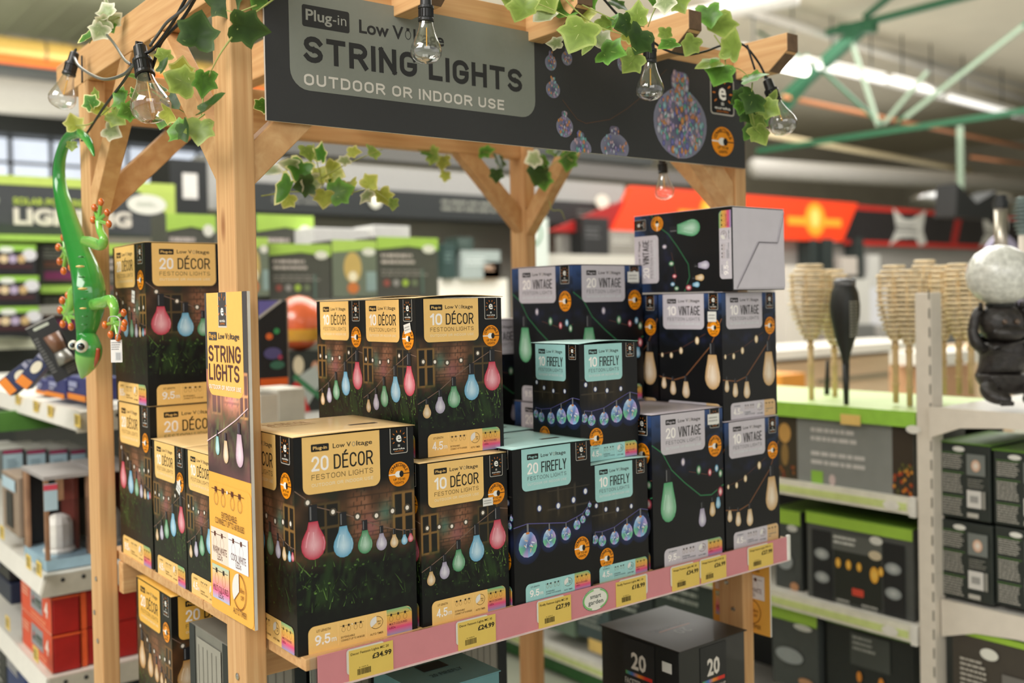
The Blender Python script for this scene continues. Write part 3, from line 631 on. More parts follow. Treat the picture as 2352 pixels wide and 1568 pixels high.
tk = [('Decor Festoon Lights MC 20', '£34.99', 798, 900, 'leftmost, below the large amber box'), ('Decor Festoon Lights MC 10', '£24.99', 1050, 1137, 'below the small amber box'),
      ('Firefly Festoon Lights MC 20', '£27.99', 1236, 1311, 'below the large teal box'), ('Firefly Festoon Lights MC 10', '£18.99', 1415, 1484, 'right of the oval badge'),
      ('Vintage Festoon Lights MC 20', '£34.99', 1544, 1607, 'left of the close pair'), ('Vintage Festoon Lights WW 20', '£26.99', 1611, 1669, 'right of the close pair'), ('Vintage Festoon Lights WW 10', '£27.99', 1721, 1777, 'at the right end of the pink strip')]
for name, price, a, b, where in tk:
    x0 = onY(a, 1400)[0]; x1 = onY(b, 1400)[0]; W = x1-x0; H = .0475
    t = thing('price_ticket', 'yellow %s price ticket on pink strip, %s' % (price, where), 'price ticket', (x0, 1.4138, 1.0106), 0, 'yellow price tickets on the pink strip')
    MB().box((0, -.0006, 0), (W, 0, H)).build('ticket_card', M('yellow_ticket', (222, 190, 92), .5, var=.02), t)
    ar = Art(.0002); k_ = (44, 38, 24)
    ar.text(name, W*.04, H*.83, H*.085, k_, fit=W*.86, bold=.008).text(price, W*.96, H*.56, H*.17, k_, fit=W*.44, al='r', bold=.03).text('0 1234 5', W*.22, H*.36, H*.035, k_, fit=W*.2)
    rr = random.Random(a); xx = W*.18
    while xx < W*.48:
        q = rr.choice((.006, .010, .014))*W; ar.rect(xx, H*.13, xx+q, H*.33, k_); xx += q+rr.choice((.006, .010))*W
    ar.on('ticket_print', t, (0, -.0007, 0), (1, 0, 0), (0, 0, 1), MATT_INK)
    back = Art(.0002).rect(-W*.05 if a not in (1415,) else W*.1, H*.22, W*.8 if a not in (1415,) else W*1.06, H*1.06, (214, 208, 196), r=H*.12)
    o = back.on('ticket_sleeve', t, (0, -.00005, 0), (1, 0, 0), (0, 0, 1), MATT_INK); o['label'] = 'rounded grey sleeve corner behind the ticket'
b0, b1 = onY(1337, 1378), onY(1396, 1372); W = b1[0]-b0[0]
badge = thing('oval_badge', 'white oval badge reading smart garden with green rim on pink strip', 'badge', (b0[0]+W/2, 1.4138, 1.037))
ar = Art(.0002); ar.ell(0, 0, W/2, .0215, (40, 96, 62)).up().ell(0, 0, W*.485, .0205, (226, 222, 212)).up()
ar.ring(-.001, 0, W*.47, .0195, W*.05, (128, 190, 112), a0=1.7, a1=4.4, ty=.003).ring(.001, 0, W*.47, .0195, W*.045, (128, 190, 112), a0=-1.2, a1=1.2, ty=.003)
ar.text('smart', 0, .0025, .0085, (48, 64, 60), al='c', bold=.01, fit=W*.42).text('garden', 0, -.0085, .0085, (48, 64, 60), al='c', bold=.01, fit=W*.58)
MB().lathe([(.0001, 0), (W/2, 0), (W/2, .0005), (.0001, .0006)], 28, Matrix.Rotation(math.pi/2, 4, 'X') @ Matrix.Diagonal((1, .043/W, 1, 1))).build('badge_card', M('badge_white', (226, 222, 212), .4), badge)
ar.on('badge_print', badge, (0, -.0007, 0), (1, 0, 0), (0, 0, 1))
# ================================================================== CARTONS ON THE DECK
G1 = 'festoon light boxes on the display stand'
carton('dec20', .692, 1.434, DECK, 'large amber 20 décor festoon box at the front left corner beside the post', rz=math.radians(-1.2), lift=.001)
carton('dec10', .913, 1.428, DECK, 'small 10 décor festoon box between the large amber and large teal boxes', stickers=[('f', .76, .30, .022, .014, 0)])
carton('dec10', .936, 1.465, DECK+.277, 'small 10 décor festoon box on top of another, front facing', lift=.004, stickers=[('s', .86, .19, .022, .016, .2)])
carton('dec10', .945, 1.662, DECK, 'small 10 décor festoon box at the bottom behind the front décor column', prints='fs')
carton('dec10', .945, 1.662, DECK+.277, 'small 10 décor box showing only its side, left of the upper pair', lift=.006)
carton('fir20', 1.103, 1.420, DECK, 'large teal 20 firefly festoon box at the front of the deck', lift=.001)
carton('fir20', 1.135, 1.625, DECK, 'large teal lidded firefly box directly behind the front one')
carton('fir10', 1.295, 1.428, DECK, 'small teal 10 firefly festoon box on the deck, lower of its stack', lift=.002)
carton('fir10', 1.289, 1.445, DECK+.231, 'small teal 10 firefly festoon box on top of its stack', lift=.004)
carton('vin20', 1.460, 1.424, DECK, 'large lilac 20 vintage festoon box at the front, right of the teal boxes', stickers=[('f', .86, .075, .036, .022, 0)])
carton('vin10', 1.682, 1.425, DECK, 'small lilac 10 vintage box on the deck at the right end')
carton('vin10', 1.688, 1.432, DECK+.278, 'small lilac 10 vintage festoon box under the one lying on its side', stickers=[('s', .86, .19, .024, .022, 0)])
carton('vin10', 1.700, 1.632, DECK, 'small lilac vintage box at the bottom behind the right hand column')
carton('vin10', 1.700, 1.632, DECK+.278, 'lilac vintage box mostly hidden behind the right column, orange disc showing')
carton('vin20', 1.474, 1.668, DECK, 'large lilac 20 vintage festoon box, lower of the rear pair')
carton('vin20', 1.474, 1.668, DECK+.312, 'large lilac 20 vintage box, upper of the rear pair, white sticker', stickers=[('f', .86, .09, .036, .024, 0)])
po = P(1190, 730, y=1.93)
carton('vin20', po.x-.215*.76, 1.93, po.z-.31-.002, 'dark lilac vintage box glimpsed between the amber and the rear lilac boxes', prints='f')
carton('vin20', po.x-.215*.76, 1.93, DECK, 'vintage box at the back of the deck carrying the glimpsed one', prints='f', size=(.215, .215, po.z-.314-DECK))
carton('dec20', .698, 2.122, DECK, 'large 20 décor box at the back left, lower of two', prints='fs')
carton('dec20', .695, 2.118, DECK+.342, 'large 20 décor box, upper at the back left beside the green gecko', prints='fs', stickers=[('s', .64, .33, .02, .026, -.15)])
carton('dec10', .697, 1.924, DECK, 'small décor box on the left deck side, farther from the front post', lift=.001, stickers=[('s', .82, .30, .022, .02, -.5)])
carton('dec10', .697, 1.735, DECK, 'small décor box on the left, half behind the upright orange sign', lift=.001)
carton('war20', .702, 2.035, .681, 'large amber warm white 20 décor box just under the deck at the left', group='festoon light boxes on the lower shelf')
carton('war20', .702, 2.035, .34, 'large amber box at the foot of the lower stack', group='festoon light boxes on the lower shelf', prints='')
# lying carton: its bottom faces right, its printed side faces left
Wl, Dl, Hl = .178, .290, .178
lay = thing('festoon_light_box', 'lilac vintage box lying on its side atop the right stack, grey base showing', 'box', (1.690, 1.402, 1.617), 0, G1)
MB().box((0, 0, 0), (Wl, Dl, Hl)).build('carton', M('carton_black', (20, 20, 20)), lay, bevel=.002)
ar = carton_art('vin20', Hl, Dl-.002, flip=True)
ar.on('side_print', lay, (0, .001, 0), (0, 0, 1), (0, 1, 0))
basem = M('lilac_board', (204, 198, 206), .3, coat=.3, var=.03)
m = MB().add([(.002, -.0008, .002), (Wl-.002, -.0008, .002), (Wl-.002, -.0008, Hl-.002), (.002, -.0008, Hl-.002)], [(0, 1, 2, 3)]); o = m.build('base_panel', basem, lay); o['label'] = 'plain grey folded carton base'
m = MB()
m.prism([(.012, -.0009, .004), (.085, -.0009, .100), (.150, -.0009, .100), (.172, -.0009, .165), (.176, -.0009, .006)], (0, -.0016, 0)); o = m.build('tucked_flap', basem, lay, bevel=.0006)
m = MB(); m.add([(.010, -.0032, .004), (.012, -.0032, .004), (.088, -.0032, .104), (.085, -.0032, .104)], [(0, 1, 2, 3)]); m.add([(.085, -.0032, .1025), (.151, -.0032, .1025), (.151, -.0032, .1045), (.085, -.0032, .1045)], [(0, 1, 2, 3)]); m.add([(.150, -.0032, .104), (.152, -.0032, .104), (.176, -.0032, .172), (.174, -.0032, .172)], [(0, 1, 2, 3)])
m.build('fold_seam', M('seam_grey', (96, 92, 98), .6), lay)
m = MB().box((0, 0, Hl), (Wl, Dl, Hl+.001)); m.build('top_panel', M('carton_edge_white', (212, 208, 206), .4), lay)
# black cone lights box on the lower shelf
cone = thing('festoon_light_box', 'black 20 faceted cone festoon lights box under the pink strip', 'box', (1.573, 1.465, .601), 0, 'festoon light boxes on the lower shelf')
CW, CD, CH = .212, .240, .258
cbk = M('satin_black_card', (26, 26, 26), .33, coat=.3, var=.1)
MB().box((0, 0, 0), (CW, CD, CH-.002)).build('carton', cbk, cone, bevel=.002)
m = MB().box((-.004, -.005, CH-.001), (CW+.004, CD+.002, CH+.001)); m.build('lid_flap', M('lid_black', (40, 37, 33), .5, coat=.05), cone, bevel=.0006)
def cone_art(W, H):
    a = Art(); a.rect(W*.30, 0, W*.70, H*.97, (40, 40, 40)).up()
    a.text('20', W*.5, H*.72, H*.14, (214, 206, 196), al='c', bold=.03, fit=W*.19)
    for i, c in enumerate(((86, 150, 70), (70, 110, 180), (222, 140, 50), (206, 50, 40))):
        c2 = ((86, 150, 70), (70, 110, 180), (222, 140, 50), (206, 50, 40))[min(i+1, 3)]
        x0 = W*(.33+.085*i); a.poly([(x0, H*.655), (x0+W*.085, H*.655), (x0+W*.085, H*.685), (x0, H*.685)], [c, c2, c2, c])
    a.text('FACETED CONE', W*.5, H*.575, H*.052, (190, 184, 176), al='c', fit=W*.36, bold=.02).text('FESTOON LIGHTS', W*.5, H*.50, H*.052, (190, 184, 176), al='c', fit=W*.38, bold=.02)
    rr = random.Random(5)
    for i in range(16):
        x, y = W*rr.random(), H*(.1+.32*rr.random()); a.ell(x, y, W*.02, W*.035, rr.choice(((190, 120, 60), (60, 150, 90), (90, 120, 190), (190, 60, 60))), (230, 220, 190), n=8)
    return a
cone_art(CW, CH).on('front_print', cone, (0, -.001, 0), (1, 0, 0), (0, 0, 1))
cone_art(CD, CH).on('side_print', cone, (-.001, CD, 0), (0, -1, 0), (0, 0, 1))
a = Art().rect(-.014, -.011, .014, .011, (206, 204, 198)); tag(a.on('price_sticker', cone, (-.0012, .035, .215), (0, -1, 0), (0, 0, 1)), 'small white price sticker')
a = Art(); a.text('20', 0, .03, .03, (90, 86, 80), al='c').rect(-.05, .018, .05, .023, (150, 90, 60)).text('FACETED CONE', 0, 0, .012, (84, 80, 76), al='c')
a.on('lid_print', cone, (CW*.5, CD*.55, CH+.0012), (-1, 0, 0), (0, -1, 0))
thing('festoon_light_box', 'black box hidden under the faceted cone box', 'box', (1.575, 1.506, .341), 0, 'festoon light boxes on the lower shelf')
MB().box((0, 0, 0), (.2, .2, .258)).build('carton', cbk, bpy.data.objects[[o.name for o in bpy.data.objects if o.name.startswith('festoon_light_box')][-1]])
# other boxes on the lower shelf, seen through under the strip
def plain_box(name, label, cat, x, y, z, w_, d_, h_, col, group=None, art=None, top=None, side=None, rz=0., mat=FAR_INK):
    t = thing(name, label, cat, (x, y, z), rz, group)
    MB().box((0, 0, 0), (w_, d_, h_)).build('carton', M('card_%d_%d_%d' % col, col, .5, var=.05), t, bevel=.002)
    if top: MB().box((-.002, -.002, h_), (w_+.002, d_+.002, h_+.002)).build('lid', M('card_%d_%d_%d' % top, top, .45, var=.04), t)
    if art: art.on('front_print', t, (0, -.0015, 0), (1, 0, 0), (0, 0, 1), mat)
    if side: side.on('side_print', t, (-.0015, d_, 0), (0, -1, 0), (0, 0, 1), mat)
    return t
def grey_art(W, H, s):
    a = Art(.0004).rect(0, 0, W*.14, H, (40, 44, 44)).rect(W*.84, 0, W, H, (30, 34, 34)); a.up()
    a.rect(W*.2, H*.70, W*.8, H*.97, (150, 146, 134)).rect(W*.2, H*.05, W*.8, H*.66, (96, 100, 96)).up().lines_of_text(W*.25, H*.1, W*.7, H*.35, 4, (190, 186, 176), s)
    for i in range(5): a.rect(W*(.24+.11*i), H*.72, W*(.26+.11*i), H*.95, (118, 114, 104))
    return a
for i, x in enumerate((.72, .885, 1.045, 1.205)):
    plain_box('lantern_carton', ['grey window carton on the lower shelf nearest the front post', 'grey window carton on the lower shelf behind the teal carton, left', 'grey window carton on the lower shelf behind the teal carton, right', 'grey window carton on the lower shelf nearest the middle post'][i],
              'box', x, 1.78, .341, .15, .2, .64, (118, 116, 106), 'grey window cartons on the lower shelf', grey_art(.15, .64, i), side=grey_art(.2, .64, i+9))
a = Art(.0004).text('FIREFLY', .02, .03, .03, (40, 60, 64), fit=.09)
tl = plain_box('festoon_light_box', 'dusty teal festoon box on the lower shelf, only its top edge in view', 'box', .955, 1.50, .341, .17, .17, .575, (96, 140, 144), 'festoon light boxes on the lower shelf', top=(96, 140, 144))
Art(.0003).rect(-.028, -.018, .028, .018, (34, 44, 48)).text('20 FIREFLY', -.03, -.05, .014, (50, 80, 86), fit=.07).on('lid_print', tl, (.085, .10, .5775), (1, 0, 0), (0, 1, 0))
# ================================================================== SIGNS ON THE STAND
SY = 1.5455
sg = thing('header_sign', 'wide dark grey header sign reading string lights outdoor or indoor use', 'sign', (1.312, SY, 2.018))
SX0, SX1, SZ0, SZ1 = .709, 1.915, 1.905, 2.130
W, H = SX1-SX0, SZ1-SZ0
MB().box((-W/2, 0, -H/2), (W/2, .005, H/2)).build('board', M('foam_board_edge', (206, 200, 190), .5), sg)
def sxy(px, py): p = P(px, py, y=SY); return p.x-SX0, p.z-SZ0
a = Art(.0003); a.rect(0, 0, W, H, (56, 56, 56)).up()
px0, pz0 = .752-SX0, .051
a.rect(px0, .0565, 1.276-SX0, H, (128, 131, 122), r=.034, top=False).up()
p, q = sxy(693, 75)[0], sxy(803, 75)[0]
a.rect(.067, .163, .156, .1995, (48, 48, 48), r=.004).up().text('Plug', .0735, .1745, .0185, (150, 150, 142), fit=.049, bold=.02, res=4).text('-in', .124, .1745, .0185, (150, 150, 142), fit=.026, res=4, bold=0); a.z -= a.st
k_ = (46, 46, 46)
a.text('Low V', .175, .168, .023, k_, fit=.090, bold=.02, res=5).ring(.2745, .178, .0062, .0085, .0012, k_).rect(.2715, .1845, .2775, .190, k_).text('ltage', .286, .168, .023, k_, fit=.066, bold=.02, res=5)
a.caps('STRING LIGHTS', .0685, .1045, .0425, k_, fit=.466, bold=.20).caps('OUTDOOR OR INDOOR USE', .0675, .0655, .0185, (206, 200, 190), fit=.422, bold=.19)
rr = random.Random(4)
def lit_orb(a, x, z, rx, rz, n):
    """speckled copper wire bulb, clipped to the board"""
    neck = rx*.34; e = []
    for i in range(33):
        t = -math.pi/2+2*math.pi*i/32; X = rx*math.cos(t)*(1 if math.sin(t) < 0 else 1-.28*math.sin(t)**2*abs(math.sin(t))); Z = rz*.80*math.sin(t)-rz*.2
        e.append((x+X, max(.0005, z+Z)))
    a.poly([(x, max(.001, z-rz*.2))]+e, [(78, 76, 104)]+[(128, 128, 146)]*33, [(0, i, i+1) for i in range(1, 33)])
    a.rect(x-neck, z+rz*.48, x+neck, z+rz*.94, (104, 98, 118), r=neck*.6).up()
    for i in range(n):
        t = rr.random()*6.283; q = math.sqrt(rr.random()); X = x+rx*.86*q*math.cos(t); Z = z-rz*.2+rz*.76*q*math.sin(t)
        if rr.random() < .14: X, Z = x+neck*.8*(2*rr.random()-1), z+rz*(.5+.4*rr.random())
        if Z < .002: continue
        c = rr.choice(((206, 142, 110), (150, 190, 200), (170, 150, 190), (200, 200, 214), (214, 150, 90), (110, 170, 160), (120, 120, 180), (200, 170, 180)))
        s_ = rx*(.03+.05*rr.random()) if rx > .04 else rx*.12; a.ell(X, Z, s_, s_*1.5, tuple(v*.72 for v in c), c, n=6); a.z += 1e-6
    a.z -= a.st+n*1e-6
cord = [sxy(x, y) for x, y in ((1291, 230), (1325, 275), (1345, 284), (1400, 275), (1440, 250), (1470, 225), (1500, 190), (1530, 160))]
a.line(cord, .0014, (98, 72, 56))
for px_, py_, wd, ht, n in ((1264, 140, 26, 46, 26), (1301, 130, 24, 42, 22), (1269, 201, 32, 50, 34), (1296, 285, 38, 62, 44), (1333, 335, 48, 66, 40), (1411, 330, 64, 84, 60), (1428, 140, 22, 50, 20), (1562, 262, 119, 205, 330)):
    x, z = sxy(px_, py_); x2, _ = sxy(px_+wd/2, py_); _, z2 = sxy(px_, py_-ht/2); lit_orb(a, x, z, x2-x, z2-z, n)
eureka(a, sxy(1630, 200)[0], .118, sxy(1684, 200)[0], .2, (22, 22, 22))
cx_, cz_ = sxy(1659, 326); plug_disc(a, cx_, cz_, sxy(1684, 326)[0]-cx_, .034)
o = a.on('sign_print', sg, (-W/2, -.0004, -H/2), (1, 0, 0), (0, 0, 1), MATT_INK)
def orange_sign(x, y0, z0, label, face, left):
    W, H = .174, .531
    t = thing('side_sign', label, 'sign', (x, y0+W/2, z0), 0, 'upright orange signs on the sides of the stand')
    MB().box((0 if left else -.005, -W/2, 0), (.005 if left else 0, W/2, H)).build('board', M('foam_board_edge', (206, 200, 190), .5), t)
    a = Art(.0002); O_ = (238, 176, 78); gr = (76, 72, 72)
    def ph(u, v):
        base = photo('dec10')(1-u, v*.6+.3); return base*1.25+np.array((46, 34, 34.))+vnoise(u, v, 5, 7, 2)[..., None]*np.array((60, 30, 30.))
    a.rect(0, 0, W, H, O_).up().rect(0, H*.435, W, H, gr).up().grid(W*.01, H*.435, W*.985, H*.76, 40, 50, ph).up()
    a.rect(W*.055, H*.68, W*.90, H, (240, 186, 100), r=W*.12, top=False).rect(0, 0, W, H*.405, O_, r=W*.08).up()
    if True:
        a.rect(W*.345, H*.892, W*.545, H*.9999, (206, 200, 190)).up().rect(W*.355, H*.897, W*.535, H, gr).up(); e = Art(.0002)
        cx, cy = W*.445, H*.952
        a.text('e', cx, cy-.012, .019, WHT, al='c', bold=.02, fit=.012)
        for k in range(7):
            t_ = math.radians(-30+k*40); a.line([(cx+.0125*math.cos(t_), cy+.016*math.sin(t_)), (cx+.018*math.cos(t_), cy+.024*math.sin(t_))], .0016, (222, 128, 44))
        a.text('eureka', cx, H*.909, .005, WHT, fit=W*.13, al='c').text('LIGHTING', cx, H*.901, .003, (222, 128, 44), fit=W*.11, al='c')
        a.rect(W*.10, H*.852, W*.30, H*.878, gr, r=.002).up().text('Plug-in', W*.115, H*.859, .008, O_, fit=W*.165)
        a.text('Low V', W*.34, H*.857, .010, gr, fit=W*.22).text('ltage', W*.62, H*.857, .010, gr, fit=W*.21).ring(W*.585, H*.863, W*.02, .004, .001, gr)
        a.caps('STRING', W*.09, H*.786, .0265, (88, 58, 56), fit=W*.76, bold=.15).caps('LIGHTS', W*.09, H*.728, .0265, (88, 58, 56), fit=W*.72, bold=.15).caps('OUTDOOR OR INDOOR USE', W*.09, H*.700, .007, (246, 232, 214), fit=W*.76, bold=.2)
        a.line([(0, H*.53), (W*.4, H*.575), (W*.72, H*.615), (W*.985, H*.655)], .002, (226, 196, 200)).up()
        for u, v, r, c in ((.78, .51, .085, (214, 176, 196)), (.46, .50, .06, (232, 196, 150)), (.26, .515, .05, (150, 206, 206))): bulb_art(a, W*u, H*v, W*r, c, 1.3, 's', (70, 56, 66))
        a.up().up(); ink = (92, 52, 40)
        icons(a, W*.19, H*.385, 4, W*.17, W*.055, ink, True, (176, 134, 80))
        a.text('EXTENDABLE:', W*.5, H*.30, .0105, ink, al='c', fit=W*.36, bold=0).text('CONNECT UP TO 60 BULBS', W*.5, H*.278, .0105, ink, al='c', fit=W*.68, bold=0)
        a.rect(W*.05, H*.155, W*.47, H*.262, (236, 214, 196)).rect(W*.47, H*.155, W*.92, H*.262, (234, 230, 232)).up()
        icons(a, W*.15, H*.243, 2, W*.17, W*.05, ink, paint=(206, 186, 170)); icons(a, W*.59, H*.243, 2, W*.18, W*.05, ink, paint=(206, 200, 206))
        a.text('WARM WHITE', W*.26, H*.183, .012, ink, al='c', fit=W*.34, bold=0).text('LEDs', W*.26, H*.164, .011, ink, al='c', fit=W*.12, bold=0)
        a.text('COOL WHITE', W*.70, H*.183, .012, ink, al='c', fit=W*.34, bold=0).text('LEDs', W*.70, H*.164, .011, ink, al='c', fit=W*.12, bold=0); a.z -= a.st
        cs = [(176, 206, 186), (236, 196, 140), (238, 160, 150), (236, 110, 150), (176, 190, 220)]
        for i in range(4):
            ya, yb = H*(.145-.027*i), H*(.145-.027*(i+1)); a.poly([(W*.06, yb), (W*.47, yb), (W*.47, ya), (W*.06, ya)], [cs[i+1], cs[i+1], cs[i], cs[i]])
        a.up(); icons(a, W*.17, H*.128, 2, W*.17, W*.05, (50, 40, 36), paint=(206, 150, 100)); a.text('MULTI COLOURED', W*.265, H*.062, .0105, ink, al='c', fit=W*.37, bold=0).text('LEDs', W*.265, H*.044, .010, ink, al='c', fit=W*.12, bold=0)
        timer(a, W*.70, H*.095, W*.155, H*.055, (140, 84, 40)); a.text('AUTO TIMER', W*.70, H*.022, .010, ink, al='c', fit=W*.30, bold=0)
    if left: a.on('sign_print', t, (-.0003, W/2, 0), (0, -1, 0), (0, 0, 1), MATT_INK)
    else: a.on('sign_print', t, (-.0053, W/2, 0), (0, -1, 0), (0, 0, 1), MATT_INK)
orange_sign(.6465, 1.496, 1.096, 'upright orange sign reading string lights on the left front post', 's', True)
orange_sign(1.9315, 1.503, .802, 'lower end of an orange sign fixed behind the right front post', 's', False)
# ================================================================== STRING LIGHTS AND CABLES
black_rub = M('black_socket', (22, 23, 24), .38, var=.15); clear = glass('bulb_glass', (.97, .97, .96), .10)
fil = M('filament', (216, 160, 60), .4, emit=.35); brass = M('bulb_cap', (120, 120, 118), .35, metal=.8)
def festoon_bulb(p0, p1, d0, d1, label):
    a, b = P(*p0, d=d0), P(*p1, d=d1); ax = (b-a); L_ = ax.length; q = ax.normalized().to_track_quat('Z', 'Y').to_matrix().to_4x4()
    t = thing('festoon_bulb', label, 'light bulb', a, 0, 'clear festoon bulbs on the stand'); t.matrix_world = Matrix.Translation(a) @ q
    s = L_
    m = MB(); m.lathe([(.001, 0), (.055*s, .0), (.075*s, .02*s), (.082*s, .19*s), (.085*s, .20*s)], 20)
    m.build('socket', black_rub, t, smooth=False)
    m = MB(); m.lathe([(.085*s, .19*s), (.112*s, .20*s), (.112*s, .235*s), (.098*s, .245*s), (.100*s, .36*s), (.112*s, .375*s), (.112*s, .41*s), (.088*s, .415*s)], 20)
    for k in range(16):
        an = k*math.pi/8; c, s_ = math.cos(an), math.sin(an); r0 = .099*s
        m.sweep([(c*r0, s_*r0, .25*s), (c*r0, s_*r0, .36*s)], .008*s, 4)
    m.build('screw_collar', black_rub, t)
    m = MB(); m.sweep([(-.04*s, 0, .01*s), (-.03*s, 0, -.05*s), (.03*s, 0, -.05*s), (.04*s, 0, .01*s)], .018*s, 6); m.build('hanging_loop', black_rub, t)
    pr = [(.088, .40), (.100, .46), (.120, .54), (.150, .62), (.185, .70), (.212, .77), (.222, .83), (.214, .885), (.185, .935), (.135, .972), (.075, .992), (.018, 1.0), (.0005, 1.008)]
    m = MB(); m.lathe([(r*s, z*s) for r, z in pr], 32); m.build('glass_envelope', clear, t, smooth=True)
    m = MB(); m.sweep([(0, 0, .41*s), (0, 0, .50*s)], .03*s, 8); m.build('glass_stem', clear, t)
    m = MB(); m.sweep([(.012*s, 0, .50*s), (.012*s, 0, .76*s)], .008*s, 6); m.build('filament', fil, t)
    return t
d3 = 1.66
festoon_bulb((978, -18), (979, 146), 1.655, 1.655, 'clear bulb hanging in front of the word lights on the header sign')
festoon_bulb((321, 106), (352, 273), 1.71, 1.66, 'clear bulb in black socket hanging left of the front post among ivy')
festoon_bulb((172, 120), (137, 248), 2.20, 2.18, 'clear bulb tilted outwards at the far left end of the rafter')
festoon_bulb((1492, 84), (1493, 231), 1.99, 1.99, 'clear bulb hanging in front of the large speckled bulb on the header sign')
festoon_bulb((1762, 183), (1806, 306), 2.17, 2.13, 'clear bulb tilted outwards past the right end of the header sign')
festoon_bulb((1520, 356), (1528, 458), 2.42, 2.42, 'clear bulb hanging below the header sign, above the lying box')
def cable(pts, r, label, col, name='cable'):
    path = smooth_path([P(x, y, d=d) for x, y, d in pts], 8)
    m = MB().sweep(path, r, 7); o = m.build(name, col, None, smooth=True); return tag(o, label, 'cable', 'string light cables')
ck = M('black_cable', (20, 21, 22), .45); cg = M('black_cable_sheen', (74, 74, 74), .3, coat=.4)
cable([(432, -12, 1.60), (395, 55, 1.64), (352, 112, 1.69), (322, 125, 1.70)], .0028, 'black cable running from above down to the front post bulb, left strand', ck)
cable([(455, -14, 1.60), (418, 45, 1.64), (372, 95, 1.68), (352, 150, 1.71), (340, 185, 1.73)], .0028, 'black cable beside the front post bulb, right strand', ck)
cable([(447, -12, 1.59), (420, 22, 1.61), (385, 50, 1.63), (366, 75, 1.66), (345, 105, 1.69)], .0025, 'grey black cable twisted round the two others above the bulb', cg)
cable([(306, 148, 1.74), (285, 185, 1.85), (240, 245, 2.0), (205, 298, 2.14), (188, 323, 2.2)], .0026, 'black cable slanting down from the bulb to the gecko tail', ck)
cable([(170, 130, 2.19), (182, 152, 2.12), (215, 174, 2.0), (246, 182, 1.9), (285, 170, 1.8), (310, 145, 1.73)], .0031, 'sagging grey cable linking the two left bulbs', cg)
cable([(235, 68, 2.03), (262, 100, 1.94), (285, 135, 1.82), (300, 148, 1.75)], .0028, 'grey cable from the rafter top to the front post bulb', cg)
cable([(188, 128, 2.245), (189, 190, 2.245)], .0022, 'black tie wrapped round the left rafter end', ck, 'cable_tie')
cable([(1380, -10, 1.93), (1420, 35, 1.95), (1462, 72, 1.97), (1490, 90, 1.99)], .0024, 'black cable slanting down to the bulb before the speckled bulb', ck)
cable([(1494, 92, 1.99), (1530, 115, 2.02), (1575, 126, 2.06), (1620, 118, 2.09), (1660, 104, 2.12), (1705, 102, 2.14), (1740, 140, 2.16), (1764, 186, 2.17)], .0024, 'black cable looping between the two right hand bulbs', ck)
cable([(1716, 103, 2.135), (1734, 160, 2.135)], .0022, 'black tie wrapped round the right rafter', ck, 'cable_tie')
# ================================================================== IVY
def leaf_mesh(name, inner, mid, edge, vein, wob, seed):
    half = [(.14, -.10), (.34, -.12), (.52, -.02), (.50, .14), (.46, .26), (.55, .38), (.60, .52), (.42, .58), (.31, .67), (.17, .84), (0, 1.0)]
    out = [(-x, y) for x, y in half[::-1][1:]][::-1]
    ring = half+[(-x, y) for x, y in half[:-1][::-1]]+[(0, .0)]
    r = random.Random(seed); V = []; Cc = []; F = []
    def zz(x, y): return -.22*abs(x)**1.3+.10*math.sin(3.2*y+wob)-.22*max(0, y-.45)**2*(1 if wob > 1 else -1)+.05*math.sin(6*x+wob*2)
    cen = (0, .30)
    V.append((cen[0], cen[1], zz(*cen))); Cc.append(lin(inner)+[1])
    n = len(ring)
    for sc, col in ((.5, inner), (.84, mid), (.88, edge), (1.0, edge)):
        for x, y in ring:
            X, Y = cen[0]+(x-cen[0])*sc, cen[1]+(y-cen[1])*sc; k = .86+.28*r.random()
            V.append((X, Y, zz(X, Y))); Cc.append([min(1, c*k) for c in lin(col)]+[1])
    F += [(0, 1+i, 1+(i+1) % n) for i in range(n)]
    for j in range(3): F += [(1+j*n+i, 1+(j+1)*n+i, 1+(j+1)*n+(i+1) % n, 1+j*n+(i+1) % n) for i in range(n)]
    for tx, ty in ((0, .96), (.52, .56), (-.52, .56), (.50, .04), (-.50, .04)):
        k = len(V); steps = 5; l = math.hypot(tx, ty); nx, ny = -ty/l, tx/l
        for i in range(steps+1):
            q = i/steps; w_ = .016*(1-q*.8); x, y = tx*q, .02+(ty-.02)*q
            for sg_ in (-1, 1): X, Y = x+nx*w_*sg_, y+ny*w_*sg_; V.append((X, Y, zz(x, y)+.006)); Cc.append(lin(vein)+[1])
        F += [(k+2*i, k+2*i+2, k+2*i+3, k+2*i+1) for i in range(steps)]
    me = bpy.data.meshes.new(name); me.from_pydata(V, [], F); me.update()
    ca = me.color_attributes.new('Col', 'FLOAT_COLOR', 'POINT'); ca.data.foreach_set('color', np.array(Cc, dtype=np.float32).ravel())
    me.polygons.foreach_set('use_smooth', [True]*len(me.polygons)); me.materials.append(LEAF); return me
LM = {}
for k, (i_, m_, e_, v_) in {'dark': ((48, 76, 30), (60, 88, 36), (70, 98, 44), (140, 160, 80)), 'green': ((78, 118, 42), (98, 150, 54), (112, 160, 70), (168, 190, 104)),
                            'lime': ((122, 146, 62), (140, 162, 76), (160, 176, 92), (192, 198, 128)), 'var': ((70, 122, 40), (92, 146, 54), (226, 226, 160), (176, 196, 120)),
                            'pale': ((150, 166, 116), (206, 208, 176), (226, 224, 198), (190, 200, 150)), 'yellow': ((166, 176, 74), (178, 184, 84), (206, 204, 128), (204, 206, 130))}.items():
    LM[k] = [leaf_mesh('ivy_leaf', i_, m_, e_, v_, wb, sd) for wb, sd in ((.3, 1), (1.6, 2), (2.7, 3))]
stem_m = M('ivy_stem', (150, 158, 84), .6); stem_d = M('ivy_stem_dark', (98, 96, 48), .6)
rl = random.Random(21)
